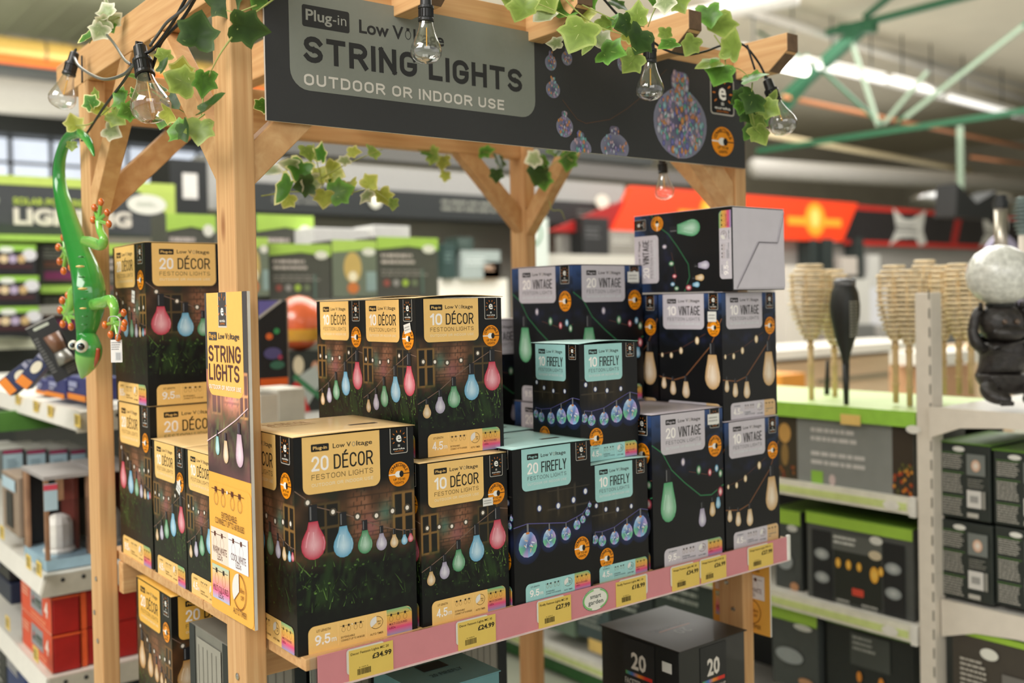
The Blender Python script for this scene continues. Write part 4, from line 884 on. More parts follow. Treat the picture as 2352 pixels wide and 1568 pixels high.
def ivy(label, leaves, vines, depth, group='artificial ivy garlands on the stand', stem=None, join=None):
    x0, y0 = leaves[0][:2]; t = thing('ivy_garland', label, 'ivy', P(x0, y0, d=depth), 0, group)
    inv = Matrix.Translation(-t.location)
    for L_ in leaves:
        px, py, ln, ang, kind = L_[:5]; dd = depth+(L_[5] if len(L_) > 5 else rl.uniform(-.03, .03))
        a = math.radians(ang); tip = RT*math.cos(a)+DN*math.sin(a); sx = (RT*math.sin(a)-DN*math.cos(a))
        nrm = sx.cross(tip); tl = rl.uniform(-1.1, 1.1); t2 = rl.uniform(-.5, .6)
        R = Matrix.Rotation(tl, 4, tip) @ Matrix.Rotation(t2, 4, sx)
        s = ln*.93*dd/FPX
        base = P(px, py, d=dd)-tip*s*.38
        Mx = Matrix.Translation(base) @ R @ Matrix((sx, tip, nrm)).transposed().to_4x4() @ Matrix.Diagonal((s*1.0, s, s, 1))
        o = bpy.data.objects.new('leaf', rl.choice(LM[kind])); C.objects.link(o); o.parent = t; o.matrix_world = Mx; o.matrix_parent_inverse = Matrix.Identity(4); o.matrix_basis = inv @ Mx
    for v in vines:
        pts = smooth_path([P(x, y, d=depth+(z or 0)) for x, y, z in v], 6)
        m = MB().sweep([p-t.location for p in pts], [.0016*(1-.5*i/len(pts)) for i in range(len(pts))], 5); m.build('vine', stem or stem_m, t, smooth=True)
    return t
ivy('large dark green ivy leaves hanging over the top of the left front post', [(455, 72, 88, -80, 'dark'), (566, 72, 92, 22, 'dark', -.06), (518, 8, 78, 60, 'dark'), (600, -6, 60, 100, 'green'),
    (475, 190, 66, 82, 'green', -.04), (417, 190, 78, -160, 'lime'), (416, 160, 56, -88, 'yellow', .06), (484, 243, 78, -12, 'dark', -.05), (400, 292, 62, -165, 'green'), (428, 300, 54, 60, 'dark'),
    (459, 300, 64, 95, 'lime', -.02), (372, 150, 40, -60, 'dark'), (388, 262, 50, 30, 'yellow', .05), (600, 245, 40, 150, 'var', .1), (375, 125, 40, -120, 'lime', .05)],
    [[(640, -10, 0), (585, 30, -.02), (560, 45, -.03), (545, 68, -.05)], [(590, 12, -.02), (545, 28, -.02), (520, 24, 0)], [(533, 85, -.05), (505, 125, -.05), (484, 165, -.04)], [(484, 165, -.04), (470, 205, 0), (462, 268, 0)], [(470, 262, 0), (440, 283, 0), (420, 290, 0)]], 1.60)
ivy('cream edged ivy sprig over the left festoon bulb and braces', [(362, 212, 46, 175, 'var', -.22), (270, 222, 50, -150, 'green', -.05), (293, 256, 44, 160, 'green', -.1), (398, 232, 50, 55, 'dark', -.1), (375, 280, 40, 100, 'green', -.12), (300, 180, 34, 60, 'green'),
    (232, 246, 44, -80, 'yellow', .12), (208, 235, 40, -130, 'var', .12), (268, 268, 50, 40, 'lime', .1), (256, 302, 44, 30, 'pale', .14), (170, 282, 44, -110, 'yellow', .2), (165, 335, 24, 90, 'lime', .22), (222, 215, 28, -90, 'lime', .12), (310, 215, 30, 20, 'var', 0)],
    [[(175, 288, .2), (205, 285, .15), (235, 262, .12), (262, 240, 0), (300, 215, -.05), (345, 205, -.15)], [(262, 250, .05), (275, 225, 0)], [(350, 210, -.1), (395, 240, -.1), (430, 262, -.1)]], 1.95)
ivy('cream and white ivy sprig lying on top of the left rafter', [(242, 22, 46, -120, 'pale'), (262, 48, 44, -20, 'pale'), (228, 72, 46, 120, 'pale'), (202, 88, 44, 130, 'var'), (252, 60, 30, 60, 'green'), (250, 10, 36, -80, 'pale'), (236, 55, 40, 150, 'pale')],
    [[(275, 40, 0), (248, 48, 0), (222, 75, 0), (205, 100, 0)]], 2.02)
ivy('lime green ivy trailing over the rafters above the header sign', [(1201, 22, 74, 110, 'lime', -.06), (1254, 8, 72, 60, 'lime'), (1250, 40, 58, 130, 'pale'), (1298, 26, 64, 40, 'green'), (1330, 82, 92, 115, 'lime', -.1), (1349, 36, 46, 0, 'yellow'),
    (1391, 90, 66, 10, 'pale', -.04), (1404, 128, 70, 25, 'green', -.08), (1275, 98, 40, 175, 'pale', -.02), (1355, 110, 46, 120, 'lime'), (1384, 58, 44, 70, 'lime'), (1430, 58, 52, 160, 'dark'), (1408, 45, 44, -70, 'green'), (1466, 92, 74, 120, 'dark', -.05), (1452, 142, 58, 125, 'lime', -.06),
    (1468, 34, 58, -80, 'lime'), (1448, 78, 44, 20, 'yellow'), (1526, 78, 36, 100, 'lime'), (1537, 106, 50, 150, 'green'), (1532, 12, 54, 90, 'pale'), (1505, 4, 44, -160, 'green'), (1590, 104, 50, 110, 'lime', .1), (1350, 0, 50, -30, 'green'), (1420, 12, 50, 30, 'dark', .1), (1170, -4, 50, 100, 'lime'), (1562, 8, 46, 60, 'lime')],
    [[(1290, -10, 0), (1330, 30, 0), (1378, 62, 0), (1440, 82, -.02)], [(1300, -8, 0), (1345, 15, 0), (1420, 48, 0), (1480, 62, 0)], [(1520, -10, 0), (1500, 30, 0), (1488, 62, 0)], [(1150, -10, 0), (1200, -2, -.02), (1260, 18, -.02), (1325, 50, -.06)]], 1.88)
ivy('green ivy cascading round the right end of the header sign', [(1628, 36, 58, 80, 'green', .03), (1653, 60, 80, 75, 'lime', .05), (1688, 112, 72, -50, 'lime'), (1630, 146, 62, 170, 'lime'), (1652, 170, 66, 115, 'green'), (1730, 192, 62, 20, 'green', -.03), (1722, 236, 66, 120, 'dark', -.03), (1768, 250, 48, 30, 'lime', -.02),
    (1738, 282, 52, 90, 'lime'), (1742, 310, 54, 70, 'lime'), (1700, 225, 44, 150, 'dark'), (1718, 262, 44, 60, 'dark'), (1755, 270, 40, -20, 'green'), (1726, 302, 44, 110, 'green', .05), (1700, 246, 36, 100, 'green'), (1778, 225, 34, -50, 'lime')],
    [[(1640, 80, 0), (1665, 120, 0), (1668, 150, 0), (1700, 160, 0), (1728, 185, -.03)], [(1660, 90, 0), (1652, 150, 0)], [(1728, 190, -.03), (1725, 240, -.03), (1735, 300, 0)], [(1735, 260, 0), (1775, 245, 0), (1785, 215, 0)]], 2.10)
ivy('variegated ivy draped below the back header, seen under the sign', [(645, 430, 78, 140, 'var', -.1), (620, 395, 60, 30, 'pale'), (690, 392, 62, 110, 'var'), (705, 352, 44, 80, 'lime'), (742, 352, 50, -70, 'var'), (720, 425, 56, 60, 'pale'), (768, 398, 62, 20, 'yellow'), (745, 456, 46, 95, 'yellow'), (782, 440, 60, -20, 'green'),
    (700, 425, 50, 170, 'dark'), (770, 425, 54, 140, 'var'), (812, 430, 44, 60, 'yellow'), (850, 420, 46, -40, 'yellow'), (842, 452, 42, 120, 'pale'), (882, 452, 50, 60, 'yellow'), (905, 468, 30, 90, 'lime'), (668, 372, 48, -150, 'pale'), (812, 350, 36, 0, 'yellow'), (860, 342, 40, -10, 'lime'), (660, 460, 40, 120, 'yellow'), (790, 370, 34, 160, 'pale'), (735, 400, 40, -60, 'yellow')],
    [[(600, 450, 0), (680, 440, 0), (780, 448, 0), (850, 435, 0), (905, 470, 0)], [(735, 410, 0), (800, 375, 0), (880, 342, 0)], [(720, 330, 0), (730, 380, 0), (745, 440, 0)]], 2.30)
ivy('ivy tuft on the brace to the right of the back middle post', [(1232, 398, 58, 110, 'dark'), (1252, 372, 44, 60, 'green'), (1275, 352, 46, 30, 'green', .05), (1304, 372, 44, 100, 'green'), (1225, 365, 40, 160, 'pale'), (1290, 345, 36, -30, 'dark'), (1248, 415, 44, 80, 'green'), (1310, 352, 34, 80, 'var')], [[(1262, 462, 0), (1268, 482, 0), (1288, 484, 0), (1298, 505, 0)], [(1320, 340, 0), (1280, 370, 0), (1240, 395, 0)]], 2.75)
ivy('small ivy leaves hanging left of the back middle post', [(1143, 372, 44, 90, 'dark'), (1000, 358, 44, 30, 'lime'), (1022, 374, 40, 80, 'yellow'), (985, 350, 36, 150, 'green'), (1022, 405, 26, 100, 'yellow'), (1118, 352, 40, 0, 'green'), (1140, 402, 34, 90, 'dark')], [[(960, 345, 0), (1005, 355, 0), (1030, 378, 0)], [(1100, 345, 0), (1140, 360, 0), (1143, 400, 0)]], 2.80)
# ================================================================== THE GECKO
gk = thing('gecko_ornament', 'glossy green metal gecko ornament climbing head down on the back left post', 'ornament', P(200, 700, x=.625), 0)
def gp(px, py, dx=0): return P(px, py, x=.612-dx)
ginv = Matrix.Translation(-gk.location)
def gsweep(name, pts, colfn, seg=16, flat=.75, mat=None):
    """pts: (px, py, radius px, dx)"""
    ctr = smooth_path([gp(p[0], p[1], p[3] if len(p) > 3 else 0) for p in pts], 6)
    rad = smooth_path([Vector((p[2], 0, 0)) for p in pts], 6); rad = [r.x for r in rad]
    V = []; F = []; Cc = []; n = len(ctr)
    for i in range(n):
        t = (ctr[min(i+1, n-1)]-ctr[max(i-1, 0)]).normalized(); X = Vector((1, 0, 0)); X = (CAM-ctr[i]).normalized(); s_ = t.cross(X).normalized(); X = s_.cross(t).normalized()
        r = max(.3, rad[i])*((ctr[i]-CAM).dot(FW))/FPX
        for k in range(seg):
            a = 2*math.pi*k/seg; V.append(ctr[i]+s_*math.cos(a)*r*1.08+X*math.sin(a)*r*flat-gk.location); Cc.append(lin(colfn(i/(n-1), a))+[1])
    for i in range(n-1):
        for k in range(seg): F.append((i*seg+k, i*seg+(k+1) % seg, (i+1)*seg+(k+1) % seg, (i+1)*seg+k))
    F += [tuple(range(seg))[::-1], tuple(range((n-1)*seg, n*seg))]
    return mesh_obj(name, V, F, mat or ENAMEL, gk, True, cols=Cc)
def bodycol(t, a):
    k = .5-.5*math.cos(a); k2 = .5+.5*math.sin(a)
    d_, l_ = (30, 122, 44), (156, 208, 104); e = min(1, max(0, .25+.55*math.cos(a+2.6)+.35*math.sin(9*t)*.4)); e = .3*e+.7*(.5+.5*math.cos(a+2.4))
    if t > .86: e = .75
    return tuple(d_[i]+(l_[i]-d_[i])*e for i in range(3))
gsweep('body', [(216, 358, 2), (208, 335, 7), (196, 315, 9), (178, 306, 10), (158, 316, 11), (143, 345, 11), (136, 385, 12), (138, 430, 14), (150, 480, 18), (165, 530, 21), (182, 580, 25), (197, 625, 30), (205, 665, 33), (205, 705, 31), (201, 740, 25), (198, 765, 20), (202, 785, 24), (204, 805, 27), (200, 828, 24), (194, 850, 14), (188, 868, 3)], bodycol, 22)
lg = lambda t, a: (122+20*math.cos(a), 184, 74)
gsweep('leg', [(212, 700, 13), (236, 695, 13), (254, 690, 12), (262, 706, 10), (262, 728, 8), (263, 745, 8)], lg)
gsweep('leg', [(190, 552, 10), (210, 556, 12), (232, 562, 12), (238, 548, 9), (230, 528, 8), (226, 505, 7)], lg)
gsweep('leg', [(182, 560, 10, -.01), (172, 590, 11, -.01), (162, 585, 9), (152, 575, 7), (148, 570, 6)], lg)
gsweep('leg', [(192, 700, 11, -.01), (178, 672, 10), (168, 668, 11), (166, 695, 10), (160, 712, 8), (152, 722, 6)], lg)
ball_m = M('orange_toe', (202, 98, 20), .2, coat=.7, var=.25, scale=60)
def toe(x0, y0, x1, y1, r=7):
    gsweep('toe', [(x0, y0, 5), ((x0+x1)/2, (y0+y1)/2, 4), (x1, y1, 4)], lg, 8)
    c = gp(x1, y1, .004); MB().ball(c-gk.location, r*(c-CAM).dot(FW)/FPX, 12, (1, 1, 1.35)).build('toe_tip', ball_m, gk, smooth=True)
for q in ((262, 735, 284, 718), (262, 740, 241, 746), (262, 745, 254, 768), (265, 745, 271, 775), (267, 742, 284, 752), (266, 740, 286, 742),
          (227, 505, 232, 464), (226, 505, 217, 477), (228, 505, 246, 488), (226, 508, 214, 505), (229, 508, 250, 514),
          (150, 572, 146, 545), (152, 570, 160, 542), (149, 572, 134, 568), (150, 576, 137, 600), (152, 580, 146, 622), (156, 580, 163, 614),
          (152, 720, 143, 690), (154, 718, 156, 678), (150, 722, 138, 712), (152, 725, 144, 744), (155, 726, 163, 750), (158, 722, 176, 712), (160, 726, 178, 732)): toe(*q)
# eyes, back ridges, mouth
def eye(px, py, r, dx):
    c = gp(px, py, dx); k = (c-CAM).dot(FW)/FPX; e_ = MB().ball(c-gk.location, r*k, 18).build('eye', M('eye_white', (226, 224, 206), .15, coat=.8, var=.02), gk, smooth=True)
    n = (CAM-c).normalized(); c2 = c+n*r*k*.62-RT*r*k*.12+DN*r*k*.05
    MB().ball(c2-gk.location, r*k*.62, 16).build('iris', M('eye_iris', (96, 150, 178), .15, coat=.8), e_, smooth=True)
    MB().ball(c2+n*r*k*.16-gk.location, r*k*.54, 16).build('pupil', M('eye_pupil', (10, 12, 16), .08, coat=1), e_, smooth=True)
eye(188, 795, 15.5, .016); eye(168, 792, 11, -.004)
for px, py, w_ in ((184, 612, 10), (190, 663, 11), (191, 708, 8)):
    c = gp(px, py, .025); MB().ball(c-gk.location, w_*(c-CAM).dot(FW)/FPX, 12, (1, .9, .32)).build('back_ridge', M('cream_ridge', (222, 190, 110), .25, coat=.6), gk, smooth=True)['label'] = 'cream painted ridge'
for px, py in ((186, 590), (188, 636), (192, 686), (194, 726), (193, 745)):
    c = gp(px, py, .024); MB().ball(c-gk.location, 8*(c-CAM).dot(FW)/FPX, 12, (1, .9, .3)).build('back_ridge', M('green_ridge', (40, 120, 50), .2, coat=.6), gk, smooth=True)
gsweep('mouth', [(226, 800, 4, -.012), (222, 826, 5, -.012), (208, 852, 3, -.01)], lambda t, a: (166, 60, 24), 10)
gsweep('hook_wire', [(248, 738, 1.6, .012), (252, 728, 1.4, .014), (268, 727, 1.4, .014), (276, 740, 1.4, .01), (268, 780, 1.2, .01)], lambda t, a: (190, 190, 186), 6)
pt = gp(267, 780, .006); tg = thing('price_tag', 'white hanging price tag under the gecko front foot', 'price tag', pt, 0)
k = (pt-CAM).dot(FW)/FPX
a = Art(.0003).rect(-13*k, -52*k, 13*k, 0, (222, 218, 214), r=2*k).up().lines_of_text(-11*k, -24*k, 11*k, -4*k, 4, (150, 148, 150), 2).rect(-3*k, -48*k, 11*k, -28*k, (206, 206, 206)).up().rect(-1*k, -46*k, 9*k, -30*k, (170, 170, 172))
MB().box((-13*k, 0, -52*k), (13*k, .0006, 0)).build('tag_card', M('tag_white', (222, 218, 214), .5), tg)
a.on('tag_print', tg, (0, -.0003, 0), (1, 0, 0), (0, 0, 1), MATT_INK); tg.rotation_euler = (0, 0, math.radians(-38))
# ================================================================== THE HALL
conc = M('floor_concrete', (168, 170, 152), .45, var=.05, scale=3)
struct('floor', MB().box((-8, -6, -.1), (27, 16.3, 0)), conc)
olive = M('ceiling_olive', (160, 161, 132), .7, var=.04, scale=4); beige = M('ceiling_beige', (196, 188, 168), .7, var=.04, scale=2)
struct('ceiling', MB().box((7.4, -6, 5.6), (27, 16.3, 5.7)), beige)
co = struct('ceiling_side', MB().box((-8, -6, 5.64), (7.4, 16.3, 5.74)), olive)
for i in range(11): # standing ribs of the sheet ceiling that can be told apart
    o = MB().box((2.0+i*.42, 8, 5.60), (2.05+i*.42, 16.2, 5.64)).build('ceiling_rib', olive, co)
wallm = M('wall_grey', (168, 162, 146), .8, var=.06, scale=2)
struct('wall_back', MB().box((-8, 16, 0), (27, 16.3, 5.7)), wallm)
struct('wall_right', MB().box((27, -6, 0), (27.3, 16.3, 5.7)), wallm)
dark = M('dark_steel', (48, 50, 48), .5); lgrey = M('light_grey_steel', (196, 192, 184), .5); mgrey = M('mid_grey_board', (150, 148, 140), .6)
green = M('truss_green', (40, 96, 66), .4, var=.12); sage = M('truss_light_green', (138, 156, 134), .5)
struct('trim_1', MB().box((-2, 13.6, 4.10), (7.5, 13.9, 4.52)), M('band_grey', (158, 154, 144), .5))
struct('trim_2', MB().box((-2, 14.0, 4.55), (7.5, 14.3, 4.95)), M('band_brown_grey', (112, 108, 98), .6))
struct('trim_3', MB().box((-2, 15.5, 4.12), (7.8, 15.8, 4.42)), dark)
# high window band with dark mullions
wn = struct('window_1', MB().box((2.2, 15.93, 3.36), (7.2, 15.98, 4.16)), dark)
pane = M('window_sky', (214, 222, 236), .3, emit=.75, var=.1, scale=2)
for i in range(9):
    for j in range(2): MB().box((2.28+i*.55, 15.90, 3.42+j*.37), (2.76+i*.55, 15.925, 3.74+j*.37)).build('window_pane', pane, wn)
def bar(name, label, cat, pts, r, mat, group=None, seg=8):
    o = MB().sweep(pts, r, seg).build(name, mat, None, smooth=True); return tag(o, label, cat, group)
# yellow duct with orange underside
dl = P(-60, 104, y=13.2); 
t = thing('air_duct', 'shiny yellow duct with orange underside crossing high at the upper left', 'duct', (dl.x, 13.2, dl.z))
m = MB().sweep([(0, 0, 0), (4.8, 0, .02)], .15, 16); m.build('duct_skin', M('duct_gold', (214, 176, 96), .25, metal=.35, coat=.4), t, smooth=True)
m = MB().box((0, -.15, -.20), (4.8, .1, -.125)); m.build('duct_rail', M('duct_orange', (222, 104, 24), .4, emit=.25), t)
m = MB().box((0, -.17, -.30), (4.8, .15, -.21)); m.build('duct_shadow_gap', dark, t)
for i in range(8): MB().lathe([(.152, 0), (.156, .0), (.156, .02), (.152, .02)], 16, Matrix.Translation((.75+i*.33, 0, 0)) @ Matrix.Rotation(math.pi/2, 4, 'Y')).build('duct_band', dark, t)
# roof trusses, purlins, pipes and tubes at the right
TX = 12.4
tr = thing('roof_truss', 'green steel roof truss with zigzag webs spanning the upper right', 'truss', P(2050, 300, x=TX))
def tb(name, a, b, r, mat, x=TX):
    A, B = P(*a, x=x), P(*b, x=x); d = (B-A)
    m = MB().sweep([A-d*0-tr.location, B-tr.location], r, 4); m.build(name, mat, tr)
tb('bottom_chord', (1740, 347), (2420, 245), .05, green); tb('top_chord', (1900, 75), (2420, -60), .06, green)
for a, b, c in (((1850, 125), (2025, 287), green), ((1953, 85), (2018, 290), sage), ((2400, 20), (2060, 282), green), ((2130, 165), (2030, 285), sage), ((1700, 48), (1870, 150), green), ((2352, 60), (2080, 270), sage)): tb('web_bar', a, b, .026 if c is green else .034, c)
tb('gusset_plate', (1930, 68), (2010, 62), .10, green)
tb('raking_strut', (1985, 60), (1795, 235), .11, green); tb('raking_strut', (1880, 160), (1800, 260), .05, green); tb('raking_strut', (2060, -20), (1985, 40), .05, green)
for i, (a, b, z, r, mt, lb) in enumerate((((1600, -18), (2420, 250), 5.35, .07, lgrey, 'highest pale purlin crossing behind the green truss'), ((1690, 28), (2420, 215), 5.45, .04, mgrey, 'thin grey purlin above the pale purlins'),
        ((1850, 140), (2420, 285), 4.95, .075, M('pale_tray', (220, 218, 212), .4), 'long white light tray behind the truss'), ((1800, 222), (2420, 352), 4.5, .035, M('copper_pipe', (196, 128, 84), .35, metal=.3), 'copper coloured pipe crossing behind the truss'),
        ((1740, 305), (2230, 392), 4.2, .05, M('cream_tray', (206, 190, 150), .5), 'cream edged light tray below the truss'), ((1730, 385), (2420, 430), 3.8, .17, lgrey, 'thick white duct above the red banner'), ((2230, 360), (2420, 385), 4.2, .03, M('copper_pipe', (196, 128, 84)), 'short copper pipe at the far right edge'), ((1470, 62), (1830, -8), 4.4, .09, lgrey, 'fat pale pipe rising from the rafters to the top edge'))):
    A, B = P(*a, z=z), P(*b, z=z); bar('ceiling_pipe', lb, 'pipe', [A, B], r, mt, 'pipes and trays under the ceiling')
tube = M('fluorescent_tube', (255, 252, 240), .4, emit=6.0, var=.01)
def tube_lamp(a, b, z, label, r=.045, em=tube):
    A, B = P(*a, z=z), P(*b, z=z); t = thing('tube_lamp', label, 'lamp', A, 0, 'fluorescent lamps under the ceiling')
    MB().sweep([Vector((0, 0, 0)), B-A], r, 10).build('tube', em, t, smooth=True)
    MB().sweep([Vector((0, 0, r*1.4)), B-A+Vector((0, 0, r*1.4))], r*1.1, 4).build('lamp_housing', lgrey, t)
    for q in (.2, .8): MB().sweep([(B-A)*q+Vector((0, 0, r*2)), Vector(((B-A)*q).to_tuple()[:2]+(5.6-A.z,))], .012, 5).build('hanging_rod', dark, t)
tube_lamp((1700, 128), (1850, 163), 4.75, 'bright white tube lamp just right of the wooden rafter end', .07)
soft = M('dim_tube', (244, 242, 236), .4, emit=1.0, var=.01)
tube_lamp((2050, 186), (2160, 214), 4.85, 'white tube lamp behind the truss webs', .045, soft); tube_lamp((2180, 222), (2330, 262), 4.85, 'white tube lamp at the right beyond the truss webs', .05, soft)
tube_lamp((1880, 152), (2030, 185), 4.85, 'dim white tube lamp just right of the raking strut', .05, soft)
for k, (a, b) in enumerate((((2205, 285), (2205, 370)), ((2205, 380), (2140, 395)), ((2215, 378), (2290, 382)))):
    pass
A = P(2205, 290, z=4.1)
hl = thing('hanging_lamp', 'grey hanging lamp with round shades below the truss at the upper right', 'lamp', A)
MB().sweep([Vector((0, 0, 0)), Vector((0, 0, -.95))], .05, 8).build('drop_rod', sage, hl)
for dx in (-.45, .55): MB().lathe([(.02, 0), (.30, -.07), (.40, -.16), (.39, -.17), (.28, -.09)], 20, Matrix.Translation((dx, -.3*dx, -.95))).build('lamp_shade', glass('smoky_shade', (.8, .8, .78), .25), hl, smooth=True)
dkb = M('near_black', (26, 28, 28), .5)
bb = P(2225, 460, y=7.6)
for i, (x0, x1, y0, y1) in enumerate(((2195, 2290, 430, 496),)):
    a_, b_ = P(x0, y1, y=7.0), P(x1, y0, y=7.0); m = MB()
    m.prism([(0, 0, 0), (b_.x-a_.x, 0, 0), (b_.x-a_.x-.02, 0, b_.z-a_.z-.05), ((b_.x-a_.x)*.5, 0, (b_.z-a_.z)*.45), (.06, 0, b_.z-a_.z)], (0, .3, 0)); o = m.build('hanging_speaker', dkb, None, loc=a_); tag(o, ['black notched speaker shape above the red framed banner', 'small black box hanging right of the notched speaker'][i], 'speaker')
# ================================================================== BACKGROUND BUILDERS
def shelf_art(W, H, s, band=None, ink=(200, 196, 186), n=5, badge=True, bandc=(150, 196, 84), pics=()):
    a = Art(.0008); rr = random.Random(s)
    if band: a.rect(0, H*(1-band), W, H, bandc)
    a.up()
    if badge: a.ell(W*.82, H*(1-(band or .12)*1.1), W*.10, H*.05, (226, 226, 220))
    a.lines_of_text(W*.08, H*.45, W*.72, H*.78, n, ink, s)
    for u, v, r, c in pics: a.ell(W*u, H*v, W*r, W*r*1.2, tuple(q*.8 for q in c), c)
    return a
def fbox(name, label, cat, x0, x1, y0, y1, plane, depth, col, art=None, group=None, top=None, side=None, tilt=0.):
    """x0,x1,y0,y1: outline of the front face in the photo; plane = ('y', v) faces the camera side, ('x', v) faces left"""
    ax, v = plane; mid = (x0+x1)/2
    if ax == 'y':
        a, b = P(x0, y1, y=v), P(x1, y1, y=v); c = P(mid, y0, y=v); e = P(mid, y1, y=v); W = abs(b.x-a.x); H = c.z-e.z
        t = thing(name, label, cat, (a.x, v, e.z), tilt, group); MB().box((0, 0, 0), (W, depth, H)).build('carton', M('card_%d_%d_%d' % col, col, .5, var=.05), t, bevel=.003)
        fr, sd = ((0, -.003, 0), (1, 0, 0)), ((-.003, depth, 0), (0, -1, 0))
        if top: MB().box((-.003, -.003, H), (W+.003, depth, H+.004)).build('lid', M('card_%d_%d_%d' % top, top, .45), t)
    else:
        a, b = P(x0, y1, x=v), P(x1, y1, x=v); c = P(mid, y0, x=v); e = P(mid, y1, x=v); W = abs(a.y-b.y); H = c.z-e.z
        t = thing(name, label, cat, (v, b.y, e.z), tilt, group); MB().box((0, 0, 0), (depth, W, H)).build('carton', M('card_%d_%d_%d' % col, col, .5, var=.05), t, bevel=.003)
        fr, sd = ((-.003, W, 0), (0, -1, 0)), ((0, -.003, 0), (1, 0, 0))
        if top: MB().box((-.003, -.003, H), (depth, W+.003, H+.004)).build('lid', M('card_%d_%d_%d' % top, top, .45), t)
    if art: art(W, H).on('front_print', t, fr[0], fr[1], (0, 0, 1), FAR_INK)
    if side: side(depth, H).on('side_print', t, sd[0], sd[1], (0, 0, 1), FAR_INK)
    return t
def run_x(name, label, cat, x0, x1, ya, yb, y, depth, mat, kind=None, th=None):
    """long member parallel to the stand front; ya/yb top and bottom in the photo at its middle"""
    a, b = P(x0, yb, y=y), P(x1, yb, y=y); m_ = (x0+x1)/2; zt, zb = P(m_, ya, y=y).z, P(m_, yb, y=y).z
    o = MB().box((a.x, y, zb), (b.x, y+depth, zt)).build(name, mat, None); tag(o, label, cat, kind=kind); return o
CHAR = (62, 64, 60); LIME = (156, 196, 80)
# ================================================================== LEFT SHELVING (behind the stand, front faces left)
white = M('shelf_white', (226, 222, 212), .4, var=.03); offw = M('shelf_end_grey', (176, 170, 156), .45)
ga = thing('shelving_unit', 'white metal shelving behind the back left post carrying boxes and lanterns', 'shelving', (.90, 4.0, 0))
gi = -ga.location
def gpart(name, a, b, mat, par=ga, **k): o = MB().box(a, b).build(name, mat, None, **k); o.parent = par; o.matrix_parent_inverse = Matrix.Translation(-par.location); return o
gx = .687
for nm, x, z, y0 in (('shelf', .80, 1.287, 3.03), ('shelf', gx, .845, 3.0), ('shelf', gx, .560, 3.0), ('shelf', gx-.03, .20, 2.99)):
    gpart(nm, (x, y0, z), (1.10, 5.3, z+.028), white)
    m = MB(); m.prism([(x, y0, z+.03), (x-.014, y0, z-.022), (x-.010, y0, z-.026), (x+.006, y0, z)], (0, 2.3, 0)); o = m.build('label_rail', white, None); o.parent = ga; o.matrix_parent_inverse = Matrix.Translation(gi)
    m = MB(); m.prism([(x-.012, y0-.012, z-.030), (x+.5, y0-.012, z-.030), (x+.5, y0-.012, z+.028), (x+.004, y0-.012, z+.028)], (0, .011, 0)); o = m.build('shelf_end', offw, None); o.parent = ga; o.matrix_parent_inverse = Matrix.Translation(gi)
    for q in (.045, .10): o = MB().ball((x+q, y0-.013, z+.012), .006, 8, (1, .3, 1)).build('bracket_hole', dkb, None); o.parent = ga; o.matrix_parent_inverse = Matrix.Translation(gi)
gpart('back_panel', (1.10, 3.0, .0), (1.12, 5.3, 1.33), dark); gpart('upright', (1.06, 2.97, 0), (1.12, 3.0, 1.33), offw)
for i, (px, py) in enumerate(((40, 908), (82, 925), (115, 936), (178, 958))):
    p = P(px, py+8, x=.788); t = thing('price_ticket', ['yellow price ticket on the upper white shelf rail, far left', 'yellow price ticket second from left on the upper white shelf rail', 'yellow price ticket third from left on the upper white shelf rail', 'yellow price ticket on the upper white shelf rail beside the post'][i], 'price ticket', p)
    MB().box((-.001, -.028, -.018), (0, .028, .018)).build('ticket_card', M('yellow_ticket', (222, 190, 92)), t); Art(.0006).lines_of_text(-.02, -.01, .02, .014, 3, (90, 80, 50), i).on('ticket_print', t, (-.0012, 0, 0), (0, -1, 0), (0, 0, 1), FAR_INK)
for i, (px, py) in enumerate(((5, 1222), (66, 1290), (90, 1306), (18, 1430), (83, 1502))):
    p = P(px, py, x=.668); t = thing('price_ticket', ['yellow price ticket on the lantern shelf rail at the left picture edge', 'yellow price ticket on the lantern shelf rail, left of the corner pair', 'yellow price ticket at the corner of the lantern shelf rail', 'yellow price ticket on the red box shelf rail, upper one', 'yellow price ticket on the red box shelf rail, nearest the corner'][i], 'price ticket', p)
    MB().box((-.001, -.028, -.02), (0, .028, .02)).build('ticket_card', M('yellow_ticket', (222, 190, 92)), t); Art(.0006).lines_of_text(-.02, -.012, .02, .014, 3, (90, 80, 50), i).on('ticket_print', t, (-.0012, 0, 0), (0, -1, 0), (0, 0, 1), FAR_INK)
